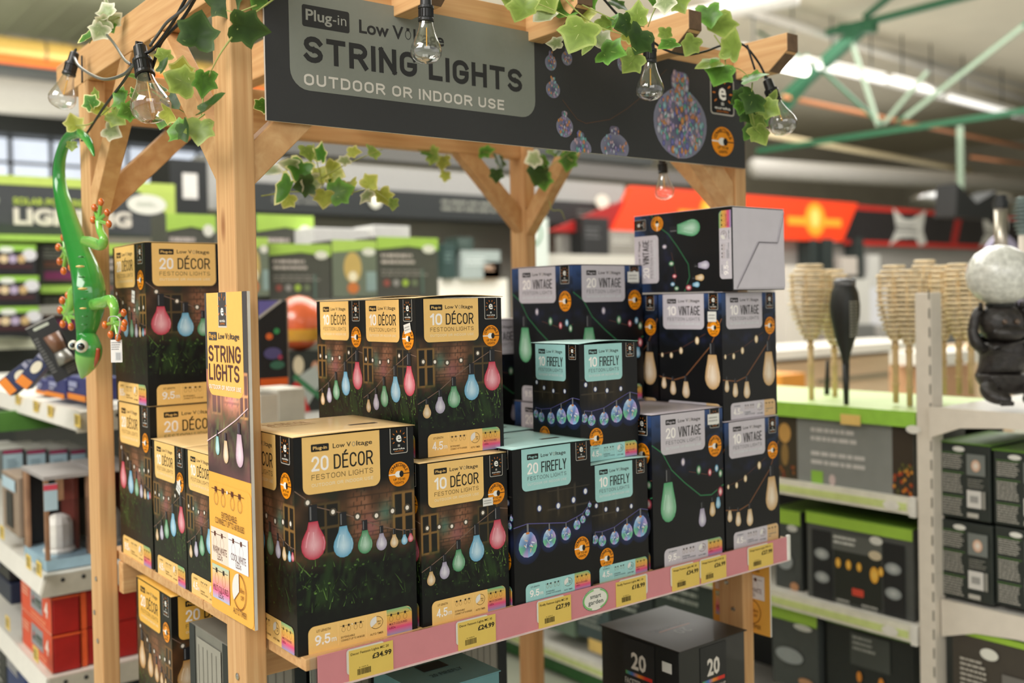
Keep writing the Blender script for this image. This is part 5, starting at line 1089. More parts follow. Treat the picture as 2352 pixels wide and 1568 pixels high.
# red boxes on the low shelf
def red_side(W, H):
    a = Art(.0006).rect(0, 0, W, H, (214, 74, 36)); a.up()
    a.rect(W*.34, H*.30, W*.72, H*.88, (140, 142, 146)).rect(0, 0, W, H*.04, (232, 150, 120)).up()
    a.poly([(W*.38, H*.46), (W*.43, H*.74), (W*.48, H*.46)], (60, 50, 50)).rect(W*.5, H*.46, W*.69, H*.68, (44, 62, 54)).text('zooo', W*.51, H*.5, H*.14, (120, 128, 124), fit=W*.17, bold=.03).ell(W*.43, H*.62, W*.02, H*.05, (190, 50, 40))
    a.text('4', W*.80, H*.40, H*.40, (240, 220, 206), fit=W*.1, bold=.04); a.lines_of_text(W*.05, H*.5, W*.28, H*.8, 3, (236, 180, 150), 3); a.lines_of_text(W*.36, H*.1, W*.95, H*.25, 2, (240, 160, 120), 6); return a
for i, (y0, z0, dz) in enumerate(((3.02, .590, 0), (3.02, .590, .107))):
    t = thing('red_carton', ['red carton with orange side, lower of the pair at the shelf corner', 'red carton with orange side, upper of the pair at the shelf corner'][i], 'box', (.710, y0, z0+dz), 0, 'red cartons on the low shelf')
    MB().box((0, 0, 0), (.072, .36, .105)).build('carton', M('carton_red', (158, 22, 18), .45, var=.1), t, bevel=.003); red_side(.36, .105).on('side_print', t, (-.002, .36, 0), (0, -1, 0), (0, 0, 1), FAR_INK)
    MB().box((-.001, -.002, .100), (.073, 0, .105)).build('edge_tape', M('orange_edge', (226, 90, 40)), t)
for i in range(2):
    t = thing('red_carton', ['red carton behind the corner pair beside the wooden post, lower one', 'red carton behind the corner pair beside the wooden post, upper one'][i], 'box', (.790, 3.03, .590+i*.107), 0, 'red cartons on the low shelf')
    MB().box((0, 0, 0), (.155, .32, .105)).build('carton', M('carton_red', (158, 22, 18)), t, bevel=.003); MB().box((-.003, -.004, 0), (.012, 0, .105)).build('edge_tape', M('orange_edge', (226, 90, 40)), t)
t = fbox('dark_carton', 'navy carton with white letters at the left picture edge', 'box', -30, 24, 1318, 1362, ('x', .70), .2, (30, 36, 58), lambda W, H: Art(.0006).text('ds', W*.3, H*.25, H*.5, (214, 214, 214), bold=.04))
fbox('dark_carton', 'black carton above the navy one at the left picture edge', 'box', -30, 20, 1268, 1312, ('x', .70), .2, (28, 26, 28), lambda W, H: Art(.0006).ell(W*.6, H*.5, W*.1, H*.2, (90, 90, 100)))
fbox('blue_carton', 'dark blue carton under the lowest white shelf at the bottom left', 'box', 18, 58, 1490, 1600, ('x', .72), .2, (22, 44, 96), lambda W, H: shelf_art(W, H, 3, badge=False))
fbox('dark_carton', 'black patterned carton at the bottom left corner', 'box', -30, 14, 1440, 1600, ('x', .72), .2, (34, 36, 36), lambda W, H: Art(.0006).lines_of_text(W*.3, H*.3, W*.9, H*.9, 6, (170, 168, 160), 4))
# lanterns in open cartons
def lantern_box(x, y, z, label, lab2):
    W_, D_, H_ = .128, .26, .255
    t = thing('lantern_carton', label, 'box', (x, y, z), 0, 'window cartons with lanterns'); br = M('carton_brown_print', (150, 112, 84), .5, var=.25, scale=18)
    for nm, a, b, m_ in (('base', (0, 0, 0), (W_, D_, .03), M('carton_blue', (150, 180, 196))), ('corner_post', (0, 0, .03), (.012, .012, H_), br), ('corner_post', (W_-.012, 0, .03), (W_, .03, H_), br), ('corner_post', (0, D_-.05, .03), (.01, D_, H_), br),
                         ('back_panel', (.0, D_-.01, .03), (W_, D_, H_), dkb), ('inner_panel', (W_*.80, .10, .03), (W_-.012, D_-.012, H_), M('inner_red', (120, 56, 46), .5)), ('lid', (-.002, -.002, H_), (W_+.002, D_+.002, H_+.012), M('lid_grey_pink', (158, 152, 150), .5, var=.12, scale=12)), ('header_band', (.03, -.001, H_-.06), (W_*.4, .004, H_), br)):
        MB().box(a, b).build(nm, m_, t, bevel=.001)
    MB().box((.03, .002, .03), (W_-.012, .003, H_-.06)).build('window_film', glass('box_window', (.93, .93, .95), .06), t)
    a = Art(.0006).rect(-.002, H_-.085, .034, H_-.01, (176, 200, 212)).up().rect(-.002, H_-.028, .034, H_-.012, (206, 70, 90)); a.on('corner_label', t, (0, -.001, 0), (1, 0, 0), (0, 0, 1), FAR_INK)
    l = thing('lantern', lab2, 'lantern', (x+W_*.45, y+.09, z+.0305), 0, 'white lanterns in window cartons')
    MB().lathe([(.0, 0), (.040, 0), (.044, .008), (.04, .016), (.001, .018)], 20).build('plinth', M('plaster_white', (226, 222, 214), .5), l)
    MB().lathe([(.036, .018), (.038, .03), (.038, .085), (.030, .102), (.016, .110), (.001, .111)], 12).build('ribbed_shade', M('plaster_white', (226, 222, 214), .5), l)
    return t
lantern_box(.700, 3.03, .876, 'window carton with a white lantern at the shelf corner', 'white ribbed lantern inside the corner window carton')
lantern_box(.842, 3.05, .876, 'window carton with a white lantern, beside the wooden post', 'white ribbed lantern inside the carton beside the post')
fbox('window_carton', 'narrow window carton at the far left end of the lantern shelf', 'box', 8, 44, 1090, 1222, ('x', .70), .14, (150, 130, 112), lambda W, H: Art(.0006).rect(W*.3, H*.1, W*.7, H*.7, (44, 42, 40)).up().rect(W*.1, H*.74, W*.9, H*.94, (176, 200, 212)))
for i, (a_, b_) in enumerate(((4, 56), (60, 108), (112, 158), (161, 200))):
    fbox('label_carton', 'grey carton with pale blue label, %s of the row above the lanterns' % ['first from left', 'second from left', 'third from left', 'rightmost'][i], 'box', a_, b_, 1032, 1100, ('y', 3.62), .24, (84, 88, 86),
         lambda W, H: Art(.0006).rect(W*.06, 0, W*.94, H*.86, (160, 184, 194)).rect(W*.08, H*.88, W*.92, H*.98, (150, 44, 84)).up().lines_of_text(W*.25, H*.25, W*.75, H*.7, 4, (110, 132, 144), i), 'cartons with pale blue labels', top=(150, 148, 142))
run_x('green_shelf_board', 'green printed shelf board hanging under the upper white shelf', 'sign', -40, 200, 940, 985, 3.75, .03, M('leaf_green_board', (74, 120, 46), .5, var=.2, scale=6))
# navy boxes, the blister card
for i, (a_, b_, y0, y1, lb) in enumerate(((108, 150, 868, 912, 'navy and orange carton standing in the middle of the upper white shelf'), (152, 200, 866, 918, 'navy and orange carton on the upper white shelf beside the post'), (84, 108, 872, 905, 'navy and orange carton behind the others on the upper white shelf'))):
    fbox('navy_carton', lb, 'box', a_, b_, y0, y1, ('x', .83+.01*i), .1, (50, 54, 108), lambda W, H: Art(.0006).rect(0, 0, W, H*.26, (226, 132, 40)).rect(W*.2, H*.55, W*.6, H*.8, (150, 154, 186)).rect(W*.2, H*.4, W*.45, H*.47, (196, 198, 214)), 'navy cartons on the upper shelf')
for i, (cx, cy, ln, wd, ang) in enumerate(((42, 868, 78, 44, 52), (78, 850, 90, 34, 40))):
    c = P(cx, cy, d=2.75); k = 2.75/FPX; t = thing('navy_carton', ['navy carton with pale and orange print tipped over at the far left', 'navy carton with egg shaped picture leaning on the tipped one'][i], 'box', c, 0, 'navy cartons on the upper shelf')
    L_, W_ = ln*k, wd*k; MB().box((-W_/2, 0, -L_/2), (W_/2, .05, L_/2)).build('carton', M('card_40_48_84', (40, 48, 84)), t, bevel=.002)
    Art(.0006).rect(-W_*.45, -L_*.5, W_*.45, -L_*.25, (226, 132, 40)).ell(0, L_*.1, W_*.3, L_*.18, (222, 214, 190)).rect(-W_*.45, L_*.33, W_*.3, L_*.46, (150, 150, 170)).on('front_print', t, (0, -.002, 0), (1, 0, 0), (0, 0, 1), FAR_INK)
    t.rotation_euler = (0, math.radians(ang), math.radians(-30))
c = P(126, 802, d=2.72); k = 2.72/FPX; bl = thing('blister_pack', 'black hanging blister card with a brown torch, leaning left of the gecko', 'packet', c)
L_, W_ = 140*k, 66*k
MB().box((-W_/2, 0, -L_/2), (W_/2, .003, L_/2)).build('backing_card', M('card_30_30_30', (30, 30, 30)), bl)
Art(.0006).rect(-W_*.3, L_*.40, W_*.25, L_*.45, (190, 196, 180), r=.004).lines_of_text(-W_*.46, -L_*.35, -W_*.28, L_*.3, 12, (110, 110, 108), 3).ell(-W_*.05, -L_*.22, W_*.09, W_*.09, (190, 96, 50)).rect(-W_*.5, L_*.488, W_*.5, L_*.5, (196, 194, 188)).lines_of_text(W_*.0, -L_*.45, W_*.4, -L_*.3, 4, (120, 116, 108), 2).on('card_print', bl, (0, -.0006, 0), (1, 0, 0), (0, 0, 1), FAR_INK)
MB().sweep([(.012, -.016, L_*.24), (.012, -.016, -L_*.05)], [.022, .018], 12).build('torch_body', M('torch_brown', (120, 84, 64), .35, coat=.3), bl, smooth=True)
MB().sweep([(.012, -.016, -L_*.06), (.012, -.016, -L_*.28)], [.017, .024], 12).build('torch_head', M('torch_silver', (150, 148, 142), .3, metal=.6), bl, smooth=True)
bl.rotation_euler = (0, math.radians(-26), math.radians(-20))
# ================================================================== SOLAR LIGHTING BAY (faces the camera, far left)
hs = P(-60, 535, y=6.0); he = P(404, 535, y=6.0); zt = P(200, 412, y=6.0).z
hb = thing('bay_header_sign', 'dark bay sign reading solar powered lighting with green upper edge', 'sign', (hs.x, 6.0, hs.z))
W, H = he.x-hs.x, zt-hs.z
MB().box((0, 0, 0), (W, .06, H)).build('board', M('sign_charcoal', (58, 60, 62), .5), hb)
a = Art(.001).rect(0, H*.84, W, H, (176, 194, 92)).poly([(W*.80, H*.84), (W, H*.30), (W, H*.84)], (170, 188, 88)).poly([(0, 0), (W*.99, 0), (0, H*.2)], (44, 52, 44)).up().ell(W*.845, H*.60, W*.105, H*.185, (214, 212, 200)).up().lines_of_text(W*.79, H*.56, W*.9, H*.64, 2, (160, 170, 150), 1)
a.text('SOLAR POWERED', W*.18, H*.51, H*.115, (168, 186, 70), fit=W*.37, bold=.03, res=3).text('LIGHTING', W*.18, H*.18, H*.26, (206, 198, 184), fit=W*.58, bold=.05, res=3).ell(W*.09, H*.56, W*.025, H*.1, (150, 156, 140))
a.on('sign_print', hb, (0, -.002, 0), (1, 0, 0), (0, 0, 1), FAR_INK)
bay = thing('shelving_unit', 'dark bay shelving with green edged shelves under the solar lighting sign', 'shelving', (1.6, 6.1, 0))
for px0, px1, py0, py1, nm, col in ((-60, 235, 540, 553, 'shelf_edge', LIME), (-60, 88, 780, 802, 'shelf_edge', (222, 222, 196)), (95, 260, 655, 672, 'shelf_edge', LIME)):
    a_, b_ = P(px0, py1, y=5.9), P(px1, py1, y=5.9); z1 = P((px0+px1)/2, py0, y=5.9).z; z0 = P((px0+px1)/2, py1, y=5.9).z
    gpart(nm, (a_.x, 5.9, z0), (b_.x, 6.6, z1), M('edge_%d_%d' % col[:2], col, .5), bay)
gpart('back_panel', (.7, 6.62, 0), (2.3, 6.66, 2.0), dark, bay)
def orn(W, H):
    a = Art(.001).rect(0, H*.80, W, H, (140, 186, 72)); a.up().ell(W*.35, H*.83, W*.16, H*.10, (214, 216, 206)); a.ell(W*.85, H*.66, W*.16, H*.2, (206, 204, 206))
    for i, c in enumerate(((206, 160, 140), (214, 190, 150), (176, 160, 186), (190, 160, 110))): a.ell(W*(.1+.19*i), H*.52, W*.09, H*.14, c)
    a.rect(W*.1, H*.2, W*.9, H*.34, (62, 30, 34)); return a
for r_ in range(3):
    y0 = 562+r_*71
    fbox('light_carton', ['black and green light carton, top of the stack at the far left', 'black and green light carton, middle of the stack at the far left', 'black and green light carton, bottom of the stack at the far left'][r_], 'box', 8-30, 84+r_*6, y0, y0+68, ('y', 5.7), .25, (30, 30, 32), orn, 'black and green light cartons in the solar bay')
def wordy(W, H):
    a = Art(.001).lines_of_text(W*.1, H*.62, W*.95, H*.95, 4, (150, 148, 140), 4).lines_of_text(W*.1, H*.40, W*.9, H*.56, 2, (140, 80, 60), 5).rect(W*.1, H*.08, W*.9, H*.3, (120, 40, 90)); return a
for r_, (y0, y1) in enumerate(((560, 650), (675, 760))): fbox('wordy_carton', ['grey printed carton above the lime shelf edge left of the post', 'grey printed carton below the lime shelf edge left of the post'][r_], 'box', 92, 190, y0, y1, ('y', 6.0), .3, (58, 56, 54), wordy, 'printed cartons in the solar bay')
# column with black unit behind the stand
fbox('black_cabinet', 'tall black unit with a white label behind the left front post', 'cabinet', 412, 498, 368, 1260, ('y', 6.6), .4, (24, 26, 26), lambda W, H: Art(.001).rect(W*.32, H*.90, W*.72, H*.965, (206, 202, 196)))
# ================================================================== MIDDLE DISTANCE, SEEN THROUGH THE STAND
run_x('trim_4', None, None, 480, 1435, 388, 500, 9.0, .4, M('bulkhead', (150, 148, 144), .6, var=.06), kind='structure')
run_x('trim_5', None, None, 500, 1700, 352, 386, 9.6, .3, M('bulkhead_dark', (92, 90, 86), .6), kind='structure')
run_x('trim_6', None, None, 640, 1500, 320, 340, 11.0, .3, dark, kind='structure')
bn = fbox('black_banner', 'long black curved banner with grey lettering seen between the stand posts', 'sign', 560, 1420, 442, 502, ('y', 8.6), .4, (26, 30, 30), lambda W, H: Art(.001).lines_of_text(W*.46, H*.30, W*.66, H*.80, 2, (130, 130, 120), 3).lines_of_text(W*.06, H*.3, W*.22, H*.7, 2, (110, 110, 104), 5).lines_of_text(W*.86, H*.3, W*.98, H*.7, 2, (90, 92, 88), 8))
for px, nm in ((860, 'grey oval badge on the black banner near the trailing ivy'), (1382, 'cream oval badge at the right end of the black banner')):
    q = P(px, 464 if px > 1000 else 458, y=8.6); o = MB().lathe([(.001, 0), (1, 0), (1, .02), (.001, .02)], 20, Matrix.Translation(q) @ Matrix.Rotation(math.pi/2, 4, 'X') @ Matrix.Diagonal((.10 if px > 1000 else .07, .085, 1, 1))).build('oval_badge', M('badge_cream', (214, 212, 196), .5), None); tag(o, nm, 'badge')
run_x('wall_middle', None, None, 380, 1500, 500, 1030, 9.45, .2, M('panel_grey', (140, 138, 130), .7, var=.1, scale=1.5), kind='structure')
run_x('white_counter', 'bright white counter far behind the amber boxes', 'counter', 1000, 1175, 640, 1135, 7.0, .5, M('counter_white', (232, 228, 216), .4))
run_x('white_ledge', 'white ledge far behind the lilac boxes', 'counter', 1270, 1470, 585, 1090, 7.4, .4, M('counter_white2', (190, 186, 176), .4))
for i, (a_, b_, y0, y1, cc) in enumerate(((1020, 1048, 560, 640, (40, 62, 58)), (1052, 1088, 545, 575, (50, 66, 60)), (1060, 1150, 575, 640, (150, 160, 156)), (1110, 1150, 600, 640, (170, 130, 100)), (1340, 1400, 500, 590, (30, 30, 30)), (1400, 1480, 530, 590, (130, 126, 118)))):
    fbox('distant_carton', ['dark green product standing on the white counter, leftmost', 'low dark product on the white counter', 'pale grey product on the white counter', 'tan product at the right end of the white counter', 'black display block behind the lilac boxes', 'grey display block left of the lying box'][i], 'box', a_, b_, y0, y1, ('y', 6.95 if i < 4 else 7.9), .2, cc, lambda W, H: shelf_art(W, H, i+30, badge=False, n=3, ink=tuple(min(255, c+60) for c in cc)))
lf = fbox('leaf_emblem_panel', 'white panel with a round green leaf emblem beside the middle post', 'sign', 1206, 1270, 500, 1090, ('y', 7.2), .05, (196, 204, 196), lambda W, H: Art(.001).ell(W*.35, H*.94, W*.42, H*.055, (60, 120, 84)).up().ell(W*.35, H*.94, W*.34, H*.044, (206, 212, 204)).up().ell(W*.25, H*.94, W*.22, H*.033, (40, 110, 70)))
# lime topped solar boxes on a gondola behind the deck
def solar(W, H, s=1):
    a = Art(.0008).poly([(0, H*.80), (W*.5, H*.86), (W, H*.80), (W, H), (0, H)], (166, 200, 84)).ell(W*.84, H*.82, W*.11, H*.07, (222, 220, 206)); a.up()
    a.lines_of_text(W*.06, H*.56, W*.6, H*.76, 2, (196, 184, 176), s, .1).lines_of_text(W*.06, H*.38, W*.85, H*.5, 2, (140, 134, 126), s+3)
    for i, c in enumerate(((150, 80, 70), (150, 146, 140), (160, 186, 70), (110, 120, 90))): a.ell(W*(.14+.15*i), H*.28, W*.05, W*.05, c)
    a.rect(W*.7, H*.1, W*.74, H*.5, (90, 110, 100)); return a
def solar_pic(W, H):
    a = Art(.0008).rect(0, 0, W, H, (110, 118, 100)).up().poly([(0, H*.78), (W, H*.86), (W, H), (0, H)], (176, 206, 96)).ell(W*.82, H*.80, W*.15, H*.07, (224, 222, 210)).ell(W*.45, H*.52, W*.20, H*.27, (200, 170, 100)).up().ell(W*.45, H*.36, W*.1, H*.09, (244, 232, 200)).ell(W*.45, H*.16, W*.13, H*.1, (206, 120, 60)).rect(W*.75, H*.1, W*.98, H*.45, (140, 160, 156)); return a
for i, (a_, b_, y0, y1, Y, ar, lb) in enumerate(((386, 500, 492, 694, 4.9, solar, 'lime topped carton behind the left boxes, with curved green lid band'), (592, 724, 494, 694, 4.9, solar, 'lime topped carton behind the stand, upper left of the group'), (620, 762, 560, 700, 4.4, solar, 'large charcoal carton with yellow green head and four round icons, left'), (764, 866, 552, 682, 4.4, solar_pic, 'pictorial carton with an amber lamp picture between two charcoal ones'),
        (868, 1008, 545, 690, 4.4, solar, 'large charcoal carton with lime head behind the amber décor boxes, right'), (560, 618, 545, 680, 4.35, solar_pic, 'lime headed pictorial carton just right of the front post'), (724, 850, 524, 694, 4.68, None, 'flat white topped carton in the middle distance, left'), (862, 945, 518, 694, 4.68, None, 'flat white topped carton in the middle distance, right'), (240, 330, 560, 700, 4.6, solar, 'lime topped carton mostly hidden behind the upper left décor box'))):
    fbox('solar_light_carton', lb, 'box', a_, b_, y0, y1, ('y', Y), .22, (76, 76, 68) if ar else (214, 212, 208), ar, 'solar light cartons behind the stand')
gd = thing('shelving_unit', 'low grey gondola carrying lime topped cartons behind the stand', 'shelving', P(800, 900, y=4.7)); gd.location.z = 0
for nm, args, mt in (('top_shelf', (230, 1020, 690, 712, 4.25, 1.0), mgrey), ('body_panel', (520, 1010, 712, 1400, 4.35, .8), M('gondola_body', (120, 122, 112), .6, var=.12, scale=3))):
    o = run_x(nm, None, None, *args, mt); o.parent = gd; o.matrix_parent_inverse = Matrix.Translation(-gd.location)
# orange globe picture and the leaning screen box
q = P(688, 742, y=3.62); t = thing('orange_globe_lamp', 'orange and red striped globe lamp behind the small décor boxes', 'lamp', q)
gr = (742-678)*(q-CAM).dot(FW)/FPX
V = MB().ball((0, 0, 0), gr, 20, (.92, .92, 1.0)); V.build('globe', M('orange_glass', (206, 96, 56), .25, coat=.5, var=.4, scale=6), t, smooth=True)
MB().lathe([(gr*.80, -gr*.62), (gr*.93, -gr*.40), (gr*.945, -gr*.20)], 20).build('amber_band', M('amber_band', (206, 150, 50), .3), t, smooth=True)
MB().lathe([(.001, -gr*.98), (gr*.35, -gr*1.0), (gr*.4, -gr*1.12), (gr*.001, -gr*1.12)], 16).build('stand_ring', dkb, t, smooth=True)
fbox('festive_carton', 'carton printed with red, white and green shapes below the orange globe', 'box', 668, 745, 806, 962, ('y', 3.55), .2, (40, 44, 40), lambda W, H: Art(.0008).ell(W*.25, H*.8, W*.16, H*.14, (220, 206, 176)).ell(W*.75, H*.75, W*.12, H*.1, (206, 150, 120)).poly([(W*.1, H*.6), (W*.5, H*.2), (W*.9, H*.5), (W*.8, H*.8)], (176, 182, 176)).up().poly([(0, H*.5), (W*.3, H*.05), (W*.6, H*.05), (W*.25, H*.6)], (196, 40, 40)).line([(W*.1, H*.65), (W*.9, H*.3)], H*.08, (60, 120, 80)))
t = fbox('screen_carton', 'dark carton with neon pattern and orange base leaning behind the left front post', 'box', 596, 664, 690, 885, ('y', 3.0), .12, (24, 24, 26), lambda W, H: Art(.0008).rect(0, 0, W, H*.09, (226, 96, 24)).ell(W*.35, H*.58, W*.12, H*.04, (226, 110, 50)).ell(W*.6, H*.64, W*.1, H*.035, (60, 150, 90)).ell(W*.45, H*.38, W*.3, H*.07, (86, 80, 130)).ell(W*.6, H*.24, W*.25, H*.05, (60, 110, 90)).ell(W*.7, H*.33, W*.08, H*.03, (170, 60, 90)).rect(W*.95, 0, W, H, (120, 110, 100)).poly([(0, H*.8), (0, H), (W*.75, H)], (110, 104, 176)).line([(0, H*.8), (W*.78, H)], H*.03, (190, 186, 180)))
tbz = P(670, 975, y=3.2).z; tbl = thing('display_table', 'low grey table behind the front amber boxes carrying white cartons', 'table', (P(670, 975, y=3.2).x, 3.3, 0))
MB().box((-.24, -.36, tbz-.03), (.30, .66, tbz)).build('table_top', mgrey, tbl)
for sx_ in (-.22, .26):
    for sy_ in (-.34, .62): MB().box((sx_, sy_, 0), (sx_+.03, sy_+.03, tbz-.03)).build('leg', mgrey, tbl)
fbox('white_carton', 'white carton under the leaning neon carton', 'box', 598, 640, 905, 975, ('y', 3.0), .15, (200, 192, 176)); fbox('white_carton', 'larger white carton behind, left of the small décor boxes', 'box', 640, 702, 892, 975, ('y', 3.2), .2, (206, 200, 186))
# ================================================================== RED BANNER WALL
rb = P(1440, 545, y=8.0); re_ = P(1960, 545, y=8.0); z1 = P(1700, 446, y=8).z; z0 = P(1700, 546, y=8).z
t = thing('red_banner', 'bright orange red banner with yellow emblems above the grill display', 'sign', (rb.x, 8.0, z0)); W, H = re_.x-rb.x, z1-z0
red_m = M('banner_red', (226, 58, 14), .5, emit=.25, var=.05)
MB().prism([(-.25, 0, 0), (W-.25, 0, 0), (W+.12, 0, H), (.1, 0, H)], (0, .08, 0)).build('board', red_m, t)
MB().prism([(-1.1, .02, 0), (-.26, .02, 0), (.0, .02, H*.7), (-.4, .02, H*.45)], (0, .06, 0)).build('side_wing', M('banner_dark_red', (150, 20, 16), .5), t)
a = Art(.001)
for u in (.33, .80): a.ell(W*u, H*.52, H*.42, H*.42, (236, 150, 30), (244, 190, 60)).up().rect(W*u-H*1.1, H*.36, W*u+H*1.1, H*.56, (240, 160, 40)).ell(W*u, H*.55, H*.18, H*.22, (250, 210, 110)); a.z -= a.st
a.on('emblem_print', t, (0, -.002, 0), (1, 0, 0), (0, 0, 1), FAR_INK)
rb2 = P(1950, 560, y=8.0); re2 = P(2460, 575, y=8.0); z1b = P(2150, 482, y=8).z; z0b = P(2150, 567, y=8).z; W, H = re2.x-rb2.x, z1b-z0b
t = thing('black_banner', 'black banner in a red frame with white winged emblems', 'sign', (rb2.x, 8.09, z0b))
MB().prism([(-.15, 0, 0), (W, 0, 0), (W, 0, H), (.2, 0, H)], (0, .08, 0)).build('board', M('banner_black', (30, 26, 26), .5), t)
a = Art(.001).rect(0, 0, W, H*.12, (176, 36, 26)).rect(.1, H*.88, W, H, (176, 36, 26))
for u in (.43, .86): a.poly([(W*u-.1, H*.1), (W*u+.1, H*.1), (W*u+.28, H*.9), (W*u+.08, H*.9)], (150, 30, 26))
for u in (.24, .62): 
    c = W*u; a.poly([(c-.5, 0), (c-.3, H*.45), (c-.38, H), (c-.1, H*.72), (c+.1, H*.72), (c+.5, H), (c+.4, H*.45), (c+.5, H*.1), (c+.3, H*.02), (c+.2, H*.25), (c-.2, H*.22)], (190, 188, 180)); a.up().lines_of_text(c-.3, H*.35, c+.3, H*.6, 2, (90, 88, 84), 4); a.z -= a.st
a.on('emblem_print', t, (0, -.002, 0), (1, 0, 0), (0, 0, 1), FAR_INK)
run_x('wall_grill_side', None, None, 1300, 2460, 560, 1060, 8.2, .1, M('slatwall', (156, 152, 146), .6, var=.08, aniso=(1, 1, 14), scale=2), kind='structure')
ld = run_x('grill_ledge', 'dark ledge under the grill wall display', 'shelf', 1790, 2460, 798, 812, 7.3, .88, dark)
gr_ = [(1810, 1850, 610, 808, (206, 200, 190)), (1862, 1880, 550, 610, (40, 48, 46)), (1890, 1915, 548, 640, (40, 48, 46)), (1935, 1970, 590, 632, (196, 186, 176)), (1950, 2000, 640, 770, (210, 208, 200)), (1999, 2022, 585, 660, (206, 204, 198)), (1900, 1950, 640, 802, (160, 150, 140)), (2000, 2050, 660, 745, (222, 222, 226)), (1960, 2010, 745, 795, (120, 120, 116)), (2020, 2095, 745, 800, (176, 172, 164)), (1970, 1985, 545, 640, (40, 48, 46)), (2165, 2200, 740, 800, (140, 138, 132)), (2205, 2232, 760, 800, (196, 160, 90)), (2238, 2262, 700, 800, (60, 96, 84))]
for i, (a_, b_, y0, y1, cc) in enumerate(gr_):
    fbox('grill_display', '%s display item on the grill wall, %s' % ({True: 'pale', False: 'dark'}[sum(cc) > 330], ['at its left end', 'hanging first from left', 'hanging second from left', 'boxed on the dark ledge', 'broad one behind the black torch', 'narrow one right of the boxed one', 'beige one behind the black torch stem', 'brightest, behind the middle torches', 'low one behind the counter edge', 'widest low one on the counter', 'hanging third from left', 'low one right of the white upright', 'ochre one right of the white upright', 'green one beside the monkey'][i]), 'appliance', a_, b_, y0, y1, ('y', 7.4+.04*i if y1 >= 795 else 7.99), .2, cc, None)
# counter with wooden front
ctr_ = thing('counter', 'pale wooden counter with white top behind the bamboo torches', 'counter', P(1950, 1000, y=5.3))
ctr_.location.z = 0
for nm, args, mt in (('counter_front', (1790, 2330, 812, 1120, 5.2, .5), M('counter_wood', (222, 196, 162), .5, var=.06, scale=3, aniso=(1, 1, 6))), ('counter_top', (1780, 2150, 792, 812, 5.1, .7), M('counter_white', (232, 228, 216), .4)), ('front_groove', (1880, 2110, 860, 869, 5.18, .02), M('groove', (140, 132, 110), .6))):
    o = run_x(nm, None, None, *args, mt); o.parent = ctr_; o.matrix_parent_inverse = Matrix.Translation(-ctr_.location)
fbox('orange_stool', 'orange wooden block at the foot of the counter beside the lilac boxes', 'stool', 1800, 1856, 858, 1200, ('y', 4.6), .3, (216, 142, 50))
fbox('white_shelf_block', 'white slab on the right part of the counter next to the monkey', 'shelf', 2158, 2252, 806, 836, ('y', 3.9), .4, (226, 220, 208)); fbox('tan_crate', 'tan board below the white slab next to the monkey', 'box', 2160, 2246, 838, 1250, ('y', 4.0), .4, (196, 150, 112))
# ================================================================== RIGHT GONDOLA (front faces left, runs away from the camera)
GX = 2.773; PYR = 1.62
gr2 = thing('shelving_unit', 'white gondola shelving with green shelf edges on the right of the aisle', 'shelving', (2.9, 3.0, 0))
def rp(name, a, b, mat, **k): return gpart(name, a, b, mat, gr2, **k)
cream = M('upright_cream', (216, 206, 192), .45, var=.03)
zs = [P(2103, 955, x=GX).z, P(2103, 1150, x=GX).z, P(2103, 1450, x=GX).z]
up_y = P(2148, 1100, x=GX).y
rp('upright', (GX-.012, up_y, 0), (GX+.05, PYR-.005, P(2125, 672, x=GX).z), cream, bevel=.003)
for k_ in range(28): rp('slot', (GX-.0135, up_y+.002, .10+k_*.055), (GX-.0118, up_y+.006, .13+k_*.055), M('slot_dark', (110, 104, 94), .6))
rails = ((zs[0], True), (P(2103, 1153, x=GX).z-.002, False), (P(2103, 1446, x=GX).z-.002, False), (.115, False))
for i, (z, g) in enumerate(rails):
    rp('shelf', (GX, PYR, z-.02), (GX+.5, 4.2, z+.012), white if not g else M('lime_board', (190, 214, 140), .5, var=.04))
    if g: rp('shelf_edge', (GX-.008, PYR, z-.035), (GX, 4.2, z+.012), M('lime_edge', (150, 200, 70), .4))
    else:
        rp('label_rail', (GX-.012, PYR+.004, z-.036), (GX, 4.2, z+.014), M('rail_white', (226, 222, 206), .3)); rp('rail_insert', (GX-.0135, PYR+.03, z-.026), (GX-.0118, 4.2, z-.004), M('lime_insert', (204, 216, 140), .4))
        rp('rail_cap', (GX-.018, PYR, z-.042), (GX, PYR+.02, z+.018), M('cap_white', (222, 218, 210), .35), bevel=.002)
rp('kick_plate', (GX+.02, PYR, 0.01), (GX+.04, 4.2, .075), M('plinth_green', (44, 100, 44), .35, var=.15)); rp('back_panel', (GX+.5, PYR, 0), (GX+.52, 4.2, 1.22), dark)
for i, (px, py, r, lb) in enumerate(((2047, 1160, 16, 'small white oval badge on the upper label rail of the right gondola'), (2044, 1448, 16, 'small white oval badge on the lower label rail of the right gondola'), (2098, 986, 14, 'small white oval badge under the lime shelf at the upright'))):
    q = P(px, py, x=GX-.015); k = (q-CAM).dot(FW)/FPX
    o = MB().lathe([(.0001, 0), (1, 0), (1, .0015), (.0001, .0015)], 18, Matrix.Translation(q) @ Matrix.Rotation(-math.pi/2, 4, 'Y') @ Matrix.Diagonal((r*k*.7, r*k*1.3, 1, 1))).build('oval_badge', M('badge_white', (226, 222, 212)), None); tag(o, lb, 'badge')
o = fbox('price_ticket', 'yellow ticket on the lime shelf edge below the black torch', 'price ticket', 1930, 1976, 952, 976, ('x', GX-.012), .002, (226, 190, 110)); fbox('price_ticket', 'yellow ticket on the floor level rail seen under the pink strip', 'price ticket', 1352, 1392, 1472, 1500, ('x', GX-.012), .002, (226, 190, 110))
